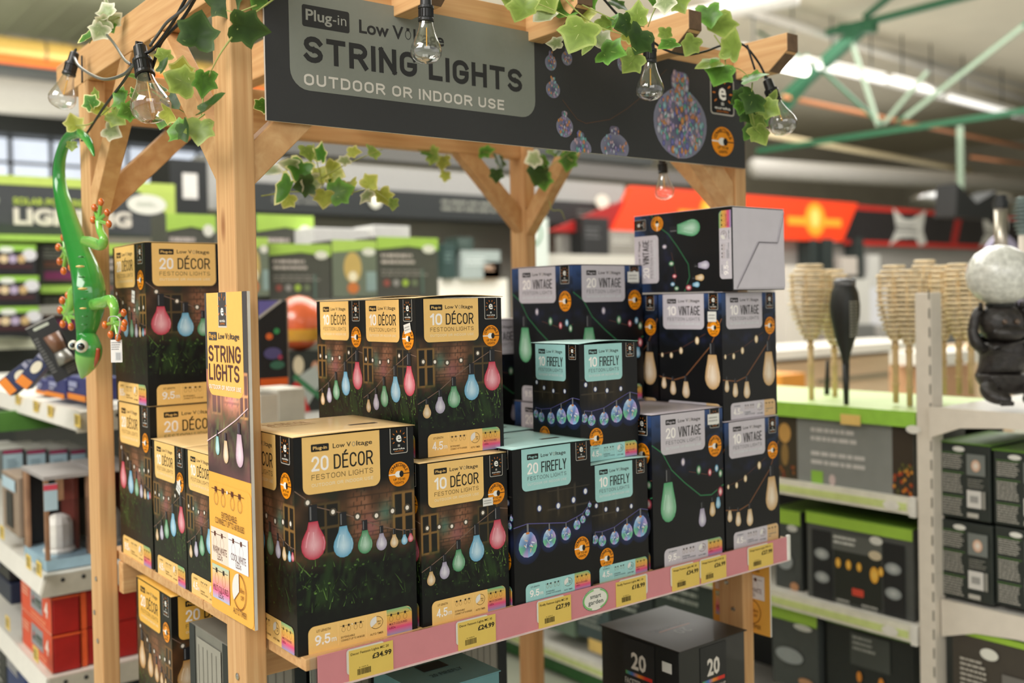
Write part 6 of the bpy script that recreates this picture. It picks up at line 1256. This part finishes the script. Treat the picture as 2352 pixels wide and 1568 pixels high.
# boards and cartons
def bigboard(W, H):
    a = Art(.0008).rect(W*.16, 0, W*.86, H, (132, 134, 130)).rect(0, 0, W*.16, H, (62, 54, 38)).rect(W*.86, 0, W, H, (56, 46, 34)).up()
    a.ell(W*.06, H*.78, W*.05, H*.13, (196, 150, 80)).ell(W*.06, H*.5, W*.03, H*.15, (140, 110, 60)).lines_of_text(W*.27, H*.70, W*.62, H*.92, 2, (196, 192, 188), 4, .1).lines_of_text(W*.27, H*.40, W*.68, H*.62, 2, (196, 192, 188), 8, .1)
    a.rect(W*.27, H*.14, W*.36, H*.34, (140, 186, 70)).ell(W*.43, H*.25, W*.025, H*.07, (200, 180, 176)); rr = random.Random(3)
    for i in range(60): a.ell(W*(.865+.13*rr.random()), H*.55*rr.random()**1.4, W*.01, H*.025, rr.choice(((196, 110, 30), (160, 60, 30), (90, 90, 40), (206, 140, 50))), n=6)
    for i in range(24): a.ell(W*(.02+.13*rr.random()), H*.35*rr.random(), W*.01, H*.025, rr.choice(((150, 90, 40), (80, 70, 40), (130, 60, 40))), n=6)
    return a
fbox('display_board', 'grey information carton with plant pictures under the lime shelf', 'box', 1790, 2101, 968, 1152, ('x', GX+.02), .3, (100, 100, 94), bigboard)
def torchpack(W, H):
    a = Art(.0008).rect(0, H*.88, W, H, (160, 200, 70)).rect(W*.06, H*.06, W*.26, H*.82, (30, 32, 34)).rect(W*.28, H*.08, W*.72, H*.82, (34, 38, 32)).rect(W*.74, H*.06, W*.93, H*.82, (26, 28, 30)).up().rect(W*.26, H*.64, W*.73, H*.83, (92, 94, 90)).up()
    a.lines_of_text(W*.28, H*.70, W*.5, H*.81, 2, (206, 206, 200), 2, .1).ell(W*.68, H*.82, W*.06, H*.045, (216, 214, 206)).ell(W*.67, H*.66, W*.06, H*.05, (206, 190, 160))
    for u, s in ((.32, 1), (.42, 1), (.52, .9), (.66, 1.6), (.72, .9)): a.ell(W*u, H*(.50 if s < 1.2 else .45), W*.025*s, H*.055*s, (226, 160, 40), (240, 200, 100))
    a.rect(W*.45, H*.18, W*.56, H*.26, (206, 70, 50), r=W*.01).lines_of_text(W*.3, H*.03, W*.46, H*.12, 2, (180, 180, 172), 5).lines_of_text(W*.54, H*.03, W*.72, H*.12, 2, (180, 180, 172), 6)
    for u in (.16, .83):
        for v in (.30, .56): a.ell(W*u, H*v, W*.075, H*.065, (120, 126, 126), (190, 192, 190))
    return a
fbox('torch_carton', 'charcoal carton with lime top and four flame torches on the right gondola', 'box', 1856, 2100, 1196, 1408, ('x', GX+.03), .28, (80, 82, 80), torchpack, 'lime topped cartons on the right gondola', top=(110, 150, 50))
def narrow(W, H): return Art(.0008).rect(0, H*.84, W, H, (160, 200, 70)).up().ell(W*.7, H*.8, W*.2, H*.04, (206, 206, 200)).ell(W*.4, H*.4, W*.3, H*.1, (150, 156, 156)).ell(W*.75, H*.12, W*.16, H*.05, (190, 140, 100))
fbox('torch_carton', 'narrow lime topped carton beside the pink strip end', 'box', 1782, 1842, 1172, 1366, ('x', GX+.05), .25, (70, 74, 72), narrow, 'lime topped cartons on the right gondola', top=(110, 150, 50))
fbox('torch_carton', 'lime topped carton on the lowest right shelf, left one', 'box', 1775, 1880, 1400, 1580, ('x', GX+.03), .25, (70, 74, 72), narrow, 'lime topped cartons on the right gondola', top=(110, 150, 50))
fbox('torch_carton', 'lime topped carton on the lowest right shelf against the upright', 'box', 1900, 2101, 1432, 1640, ('x', GX+.05), .25, (34, 38, 36), lambda W, H: Art(.0008).rect(0, H*.9, W, H, (90, 130, 40)).rect(W*.3, H*.5, W*.75, H*.86, (70, 74, 70)).up().lines_of_text(W*.33, H*.66, W*.6, H*.84, 3, (160, 162, 156), 4).ell(W*.4, H*.38, W*.03, H*.06, (220, 140, 50)).ell(W*.65, H*.38, W*.03, H*.06, (220, 140, 50)), 'lime topped cartons on the right gondola', top=(70, 100, 30))
for i, (a_, b_, y0, y1, cc) in enumerate(((1240, 1320, 1400, 1450, (110, 130, 110)), (1326, 1400, 1380, 1470, (70, 84, 84)), (1402, 1500, 1330, 1440, (40, 48, 46)), (1505, 1640, 1290, 1430, (50, 60, 54)), (1640, 1700, 1340, 1440, (76, 84, 74)))):
    fbox('low_carton', 'dark carton on the right gondola seen under the pink strip, %s' % ['first from the middle post', 'second from the middle post', 'third from the middle post', 'fourth from the middle post', 'nearest the right front post'][i], 'box', a_, b_, y0, y1, ('x', GX+.03), .2, cc, lambda W, H: Art(.0008).rect(0, H*.86, W, H, (150, 190, 80)).up().lines_of_text(W*.1, H*.3, W*.8, H*.7, 3, (150, 156, 146), i).ell(W*.7, H*.8, W*.1, H*.08, (220, 220, 206)), 'dark cartons seen under the pink strip')
# bay right of the upright
RB = 2.80; ry = up_y-.004
zb0 = P(2200, 1385, x=RB).z
rp('shelf', (RB, -.4, zb0-.03), (RB+.5, ry, zb0), white); m = MB(); 
z = zb0; m.prism([(RB-.012, ry, z+.004), (RB-.012, ry, z-.105), (RB-.012, ry-.10, z-.072), (RB-.012, ry-.22, z-.060), (RB-.012, -.4, z-.075), (RB-.012, -.4, z+.004)], (.012, 0, 0)); o = m.build('arched_fascia', cream, None); o.parent = gr2; o.matrix_parent_inverse = Matrix.Translation(-gr2.location)
zt0 = P(2250, 945, x=RB-.05).z
zl0 = P(2325, 1700, x=RB).z-.001
rp('shelf', (RB, -.4, zl0-.03), (RB+.5, ry, zl0), white)
rp('upright', (RB+.44, -.42, 0), (RB+.52, -.4, 1.25), cream)
rp('top_shelf', (RB-.05, -.4, zt0-.03), (RB+.5, ry, zt0), white); m = MB(); m.prism([(RB-.062, ry, zt0+.004), (RB-.062, ry, zt0-.085), (RB-.062, ry-.09, zt0-.05), (RB-.062, ry-.22, zt0-.04), (RB-.062, -.4, zt0-.05), (RB-.062, -.4, zt0+.004)], (.012, 0, 0)); o = m.build('arched_fascia', cream, None); o.parent = gr2; o.matrix_parent_inverse = Matrix.Translation(-gr2.location)
def specpack(W, H):
    a = Art(.0006).ell(W*.40, H*.93, W*.12, H*.035, (216, 214, 206)); s_ = (176, 172, 162)
    for j, (v0, v1) in enumerate(((.66, .86), (.34, .60), (.04, .28))): a.lines_of_text(W*.07, H*v0, W*.48, H*v1, 7, s_, j+2, .15); a.rect(W*.05, H*(v1+.012), W*.5, H*(v1+.018), (100, 150, 60))
    a.rect(W*.56, H*.60, W*.92, H*.88, (112, 116, 112)).rect(W*.56, H*.17, W*.84, H*.40, (206, 202, 196)).rect(W*.56, H*.04, W*.78, H*.1, s_).up().ell(W*.74, H*.73, W*.09, H*.08, (196, 150, 120), (230, 224, 214)).rect(W*.62, H*.24, W*.78, H*.33, (150, 148, 144)).lines_of_text(W*.58, H*.43, W*.9, H*.56, 4, (130, 128, 120), 7).rect(W*.86, H*.17, W*.92, H*.40, (140, 138, 130)); return a
for i, (a_, b_, y0, y1) in enumerate(((2160, 2276, 1020, 1192), (2160, 2282, 1200, 1378), (2284, 2412, 1040, 1212), (2288, 2414, 1218, 1400))):
    fbox('lantern_carton', 'black information printed carton right of the cream upright, %s' % ['upper left', 'lower left', 'upper right, cut by the picture edge', 'lower right, cut by the picture edge'][i], 'box', a_, b_, y0, y1, ('x', RB+.01), .3, (40, 46, 42), specpack, 'information printed cartons right of the upright', top=(90, 130, 44) if i in (0, 2) else None)
fbox('large_carton', 'large charcoal carton with lime top edge at the bottom right corner', 'box', 2190, 2460, 1470, 1700, ('x', RB+.0), .3, (66, 60, 52), lambda W, H: Art(.0008).rect(0, H*.94, W, H, (150, 186, 60)).up().ell(W*.34, H*.80, W*.08, H*.06, (214, 212, 200)).lines_of_text(W*.08, H*.25, W*.34, H*.72, 9, (176, 170, 158), 3).rect(W*.45, H*.2, W*.95, H*.64, (110, 106, 100)), top=(60, 96, 20))
# bamboo torches
bam = M('bamboo_cane', (214, 184, 136), .5, var=.15, scale=14); weave = M('bamboo_weave', (232, 212, 176), .6, var=.22, scale=40)
def torch(px, base, top, wpx, label, x, black=False, headpx=165):
    b = P(px, base, z=zs[0]+.012) if x is None else P(px, base, x=x); k = (b-CAM).dot(FW)/FPX; Ht = (base-top)*k; R = wpx*k/2*1.12; hh = headpx*k
    t = thing('garden_torch', label, 'torch', b, 0, 'garden torches on the lime shelf' if not black else None)
    if black:
        bk = M('torch_black', (30, 32, 30), .5)
        MB().sweep([(0, 0, 0), (0, 0, Ht-hh*.98)], [.008, .012], 10).build('spike', bk, t, smooth=True)
        MB().lathe([(.010, Ht-hh*1.02), (R*.30, Ht-hh*.88), (R*.72, Ht-hh*.66), (R*.98, Ht-hh*.42), (R, Ht-hh*.30), (R*.90, Ht-hh*.16), (R*.70, Ht-hh*.08)], 20).build('slotted_shade', bk, t, smooth=True)
        MB().lathe([(R*.74, Ht-hh*.08), (R*.76, Ht-hh*.02), (R*.55, Ht), (.001, Ht+.002)], 20).build('solar_cap', M('solar_grey', (90, 90, 92), .3), t, smooth=True)
        m = MB()
        for j in range(12):
            for s_ in (-1, 1): m.box((-R*.42+s_*R*.0+(R*.25 if s_ > 0 else -R*.25)-R*.16, -R*1.02, Ht-hh*.66+j*hh*.035), (-R*.42+(R*.25 if s_ > 0 else -R*.25)+R*.16, -R*.9, Ht-hh*.645+j*hh*.035))
        m.build('light_slots', M('slot_glow', (150, 150, 140), .5), t)['kind'] = 'stuff'
        return t
    MB().sweep([(0, 0, 0), (0, 0, Ht-hh)], [.009, .010], 8).build('cane', bam, t, smooth=True)
    for j in range(3): MB().sweep([(0, 0, (Ht-hh)*(.3+.28*j)-.004), (0, 0, (Ht-hh)*(.3+.28*j)+.004)], .0125, 8).build('cane_node', bam, t)
    for j in range(16):
        u = j/15; r = R*(.34+.66*min(1, u*2.6)**.75) if u < .86 else R*(1-(u-.86)*2.6); z = Ht-hh+hh*u
        MB().lathe([(r*.86, z-hh*.024), (r*(1.0+.05*math.sin(j*2.3+px)), z-hh*.012), (r*(1.0+.05*math.sin(j*2.3+px)), z+hh*.010), (r*.86, z+hh*.022)], 14).build('woven_ring', weave, t, smooth=True)
    for j in range(7):
        an = j*2*math.pi/7; MB().sweep([(R*.28*math.cos(an), R*.28*math.sin(an), Ht-hh), (R*.9*math.cos(an), R*.9*math.sin(an), Ht-hh*.45), (R*.92*math.cos(an), R*.92*math.sin(an), Ht-hh*.1)], .004, 4).build('cane_rib', bam, t)
    MB().lathe([(R*.34, Ht-hh*.8), (R*.4, Ht-hh*.4), (R*.4, Ht-hh*.2), (.001, Ht-hh*.2)], 12).build('oil_can', M('can_pale', (206, 196, 180), .4), t, smooth=True)
    return t
for i, (px, base, top, w_, lb) in enumerate(((1864, 925, 610, 84, 'bamboo torch nearest the lilac boxes'), (1918, 915, 622, 70, 'bamboo torch directly behind the black torch'), (2058, 925, 612, 70, 'bamboo torch left of the pair before the cream upright'), (2090, 932, 622, 64, 'bamboo torch against the cream upright'))):
    torch(px, base, top, w_, lb, GX+.12 if i != 1 else GX+.25)
for i, (px, w_, tp, lb) in enumerate(((2128, 64, 600, 'bamboo torch directly behind the cream upright'), (2168, 60, 612, 'bamboo torch just right of the cream upright'), (2204, 62, 608, 'bamboo torch between the upright and the monkey'), (2232, 58, 618, 'bamboo torch behind the monkey arm'))): torch(px, 905, tp, w_, lb, GX+.30)
torch(1944, 932, 640, 60, 'black plastic torch with oval slotted head on the lime shelf', GX+.05, True, 200)
t = bar('thin_stake', 'thin dark stake standing between the two left bamboo torches', 'stake', [P(1899, 912, x=GX+.3), P(1901, 828, x=GX+.3)], [.010, .006], dkb)
# monkey figurine with crackle globe
mc = P(2300, 925, x=RB+.06); k = (mc-CAM).dot(FW)/FPX
mk = thing('monkey_figurine', 'black seated monkey figurine holding a globe overhead at the right edge', 'figurine', mc)
mk.rotation_euler = (0, 0, YAW-math.pi/2)
fur = M('monkey_black', (40, 36, 34), .42, var=.5, scale=60, bump=.8)
def mp(x, z, y=0): return Vector(((x-2300)*k, y, (925-z)*k))
bmv = MB(); 
sk = bpy.data.meshes.new('body'); pts = [(2300, 900, 0, 52), (2300, 860, 0, 58), (2302, 820, 0, 50), (2304, 790, 0, 42), (2302, 760, 0, 40), (2302, 735, -.01, 40),
    (2262, 800, 0, 18), (2240, 790, -.01, 16), (2236, 760, 0, 14), (2242, 725, 0, 12), (2256, 705, 0, 12), (2342, 800, 0, 18), (2364, 790, -.01, 16), (2368, 760, 0, 14), (2362, 725, 0, 12), (2350, 705, 0, 12),
    (2258, 880, -.03, 28), (2252, 905, -.06, 20), (2290, 912, -.09, 14), (2345, 880, -.03, 28), (2352, 905, -.06, 20), (2320, 914, -.09, 14), (2302, 752, -.045, 22)]
ed = [(0, 1), (1, 2), (2, 3), (3, 4), (4, 5), (3, 6), (6, 7), (7, 8), (8, 9), (9, 10), (3, 11), (11, 12), (12, 13), (13, 14), (14, 15), (0, 16), (16, 17), (17, 18), (0, 19), (19, 20), (20, 21), (4, 22)]
sk.from_pydata([mp(p[0], p[1], p[2]) for p in pts], ed, []); sk.materials.append(fur); ob = bpy.data.objects.new('body', sk); C.objects.link(ob); ob.parent = mk
ob.modifiers.new('skin', 'SKIN'); 
for v, p in zip(sk.skin_vertices[0].data, pts): v.radius = (p[3]*k, p[3]*k*.9)
sk.skin_vertices[0].data[0].use_root = True
s_ = ob.modifiers.new('sub', 'SUBSURF'); s_.levels = 2; s_.render_levels = 2
MB().ball(mp(2302, 742, 0), 50*k, 18, (1, .9, .95)).build('head', fur, mk, smooth=True)
MB().ball(mp(2302, 764, -.045), 30*k, 12, (1.3, .7, .6)).build('muzzle', fur, mk, smooth=True)
for dx in (-1, 1):
    MB().ball(mp(2302+dx*14, 738, -.058), 6*k, 10).build('eye', M('monkey_eye', (90, 70, 56), .2, coat=.6), mk, smooth=True); MB().ball(mp(2302+dx*44, 740, .0), 12*k, 10, (.5, .7, 1)).build('ear', fur, mk, smooth=True)
    for j in range(4): MB().sweep([mp(2302+dx*(52-j*4), 712, -.012+.008*j), mp(2302+dx*(56-j*5), 694, -.02+.010*j)], [4*k, 3*k], 6).build('finger', fur, mk, smooth=True)
    for j in range(4): MB().ball(mp(2302+dx*(18+j*7), 918, -.10), 6*k, 8).build('toe', fur, mk, smooth=True)
gb = thing('crackle_globe', 'white crackle glass globe held up by the black monkey', 'globe lamp', mc+Vector((0, 0, (925-632)*k)))
MB().ball((0, 0, 0), 74*k, 28, (1, 1, .95)).build('globe', M('crackle_glass', (206, 206, 198), .2, coat=.6, var=.22, scale=70, bump=.9), gb, smooth=True)
MB().lathe([(30*k, -72*k), (32*k, -66*k), (28*k, -64*k)], 16).build('globe_collar', dkb, gb)
# solar stake lamps standing behind the monkey
for i, (px, y0, y1, w_) in enumerate(((2300, 470, 640, 28), (2350, 540, 640, 18))):
    a_, b_ = P(px, y1, x=GX+.45), P(px, y0, x=GX+.45); kk = (a_-CAM).dot(FW)/FPX
    t = thing('solar_stake', ['steel solar stake with black cap rising behind the globe', 'pale solar stake at the very right edge'][i], 'lamp', a_)
    MB().sweep([(0, 0, 0), (0, 0, b_.z-a_.z)], w_*kk/2, 16).build('tube', M('brushed_steel', (176, 168, 154), .3, metal=.7) if i == 0 else cream, t, smooth=True)
    if i == 0: MB().sweep([(0, 0, b_.z-a_.z-.06+.045), (0, 0, b_.z-a_.z+.03)], w_*kk*.48, 14).build('cap', dkb, t); MB().sweep([(0, 0, b_.z-a_.z-.01), (0, 0, b_.z-a_.z+.012)], w_*kk*.6, 14).build('cap_ring', dkb, t)
    else:
        for j in range(10): MB().lathe([(w_*kk*.4, b_.z-a_.z+.012*j), (w_*kk*(.8+.6*math.sin(j*.33)), b_.z-a_.z+.012*j+.006), (w_*kk*.4, b_.z-a_.z+.012*j+.012)], 16).build('shade_ring', M('grey_green_shade', (110, 124, 120), .5), t, smooth=True)
q0 = P(2290, 600, y=3.2); o = MB().lathe([(.0001, 0), (.30, 0), (.30, .02), (.0001, .02)], 30, Matrix.Translation(P(2300, 640, y=3.4)) @ Matrix.Rotation(math.pi/2, 4, 'X')).build('lilac_disc', M('lilac_disc', (176, 168, 196), .5), None); tag(o, 'pale lilac round display disc behind the monkey globe', 'disc')
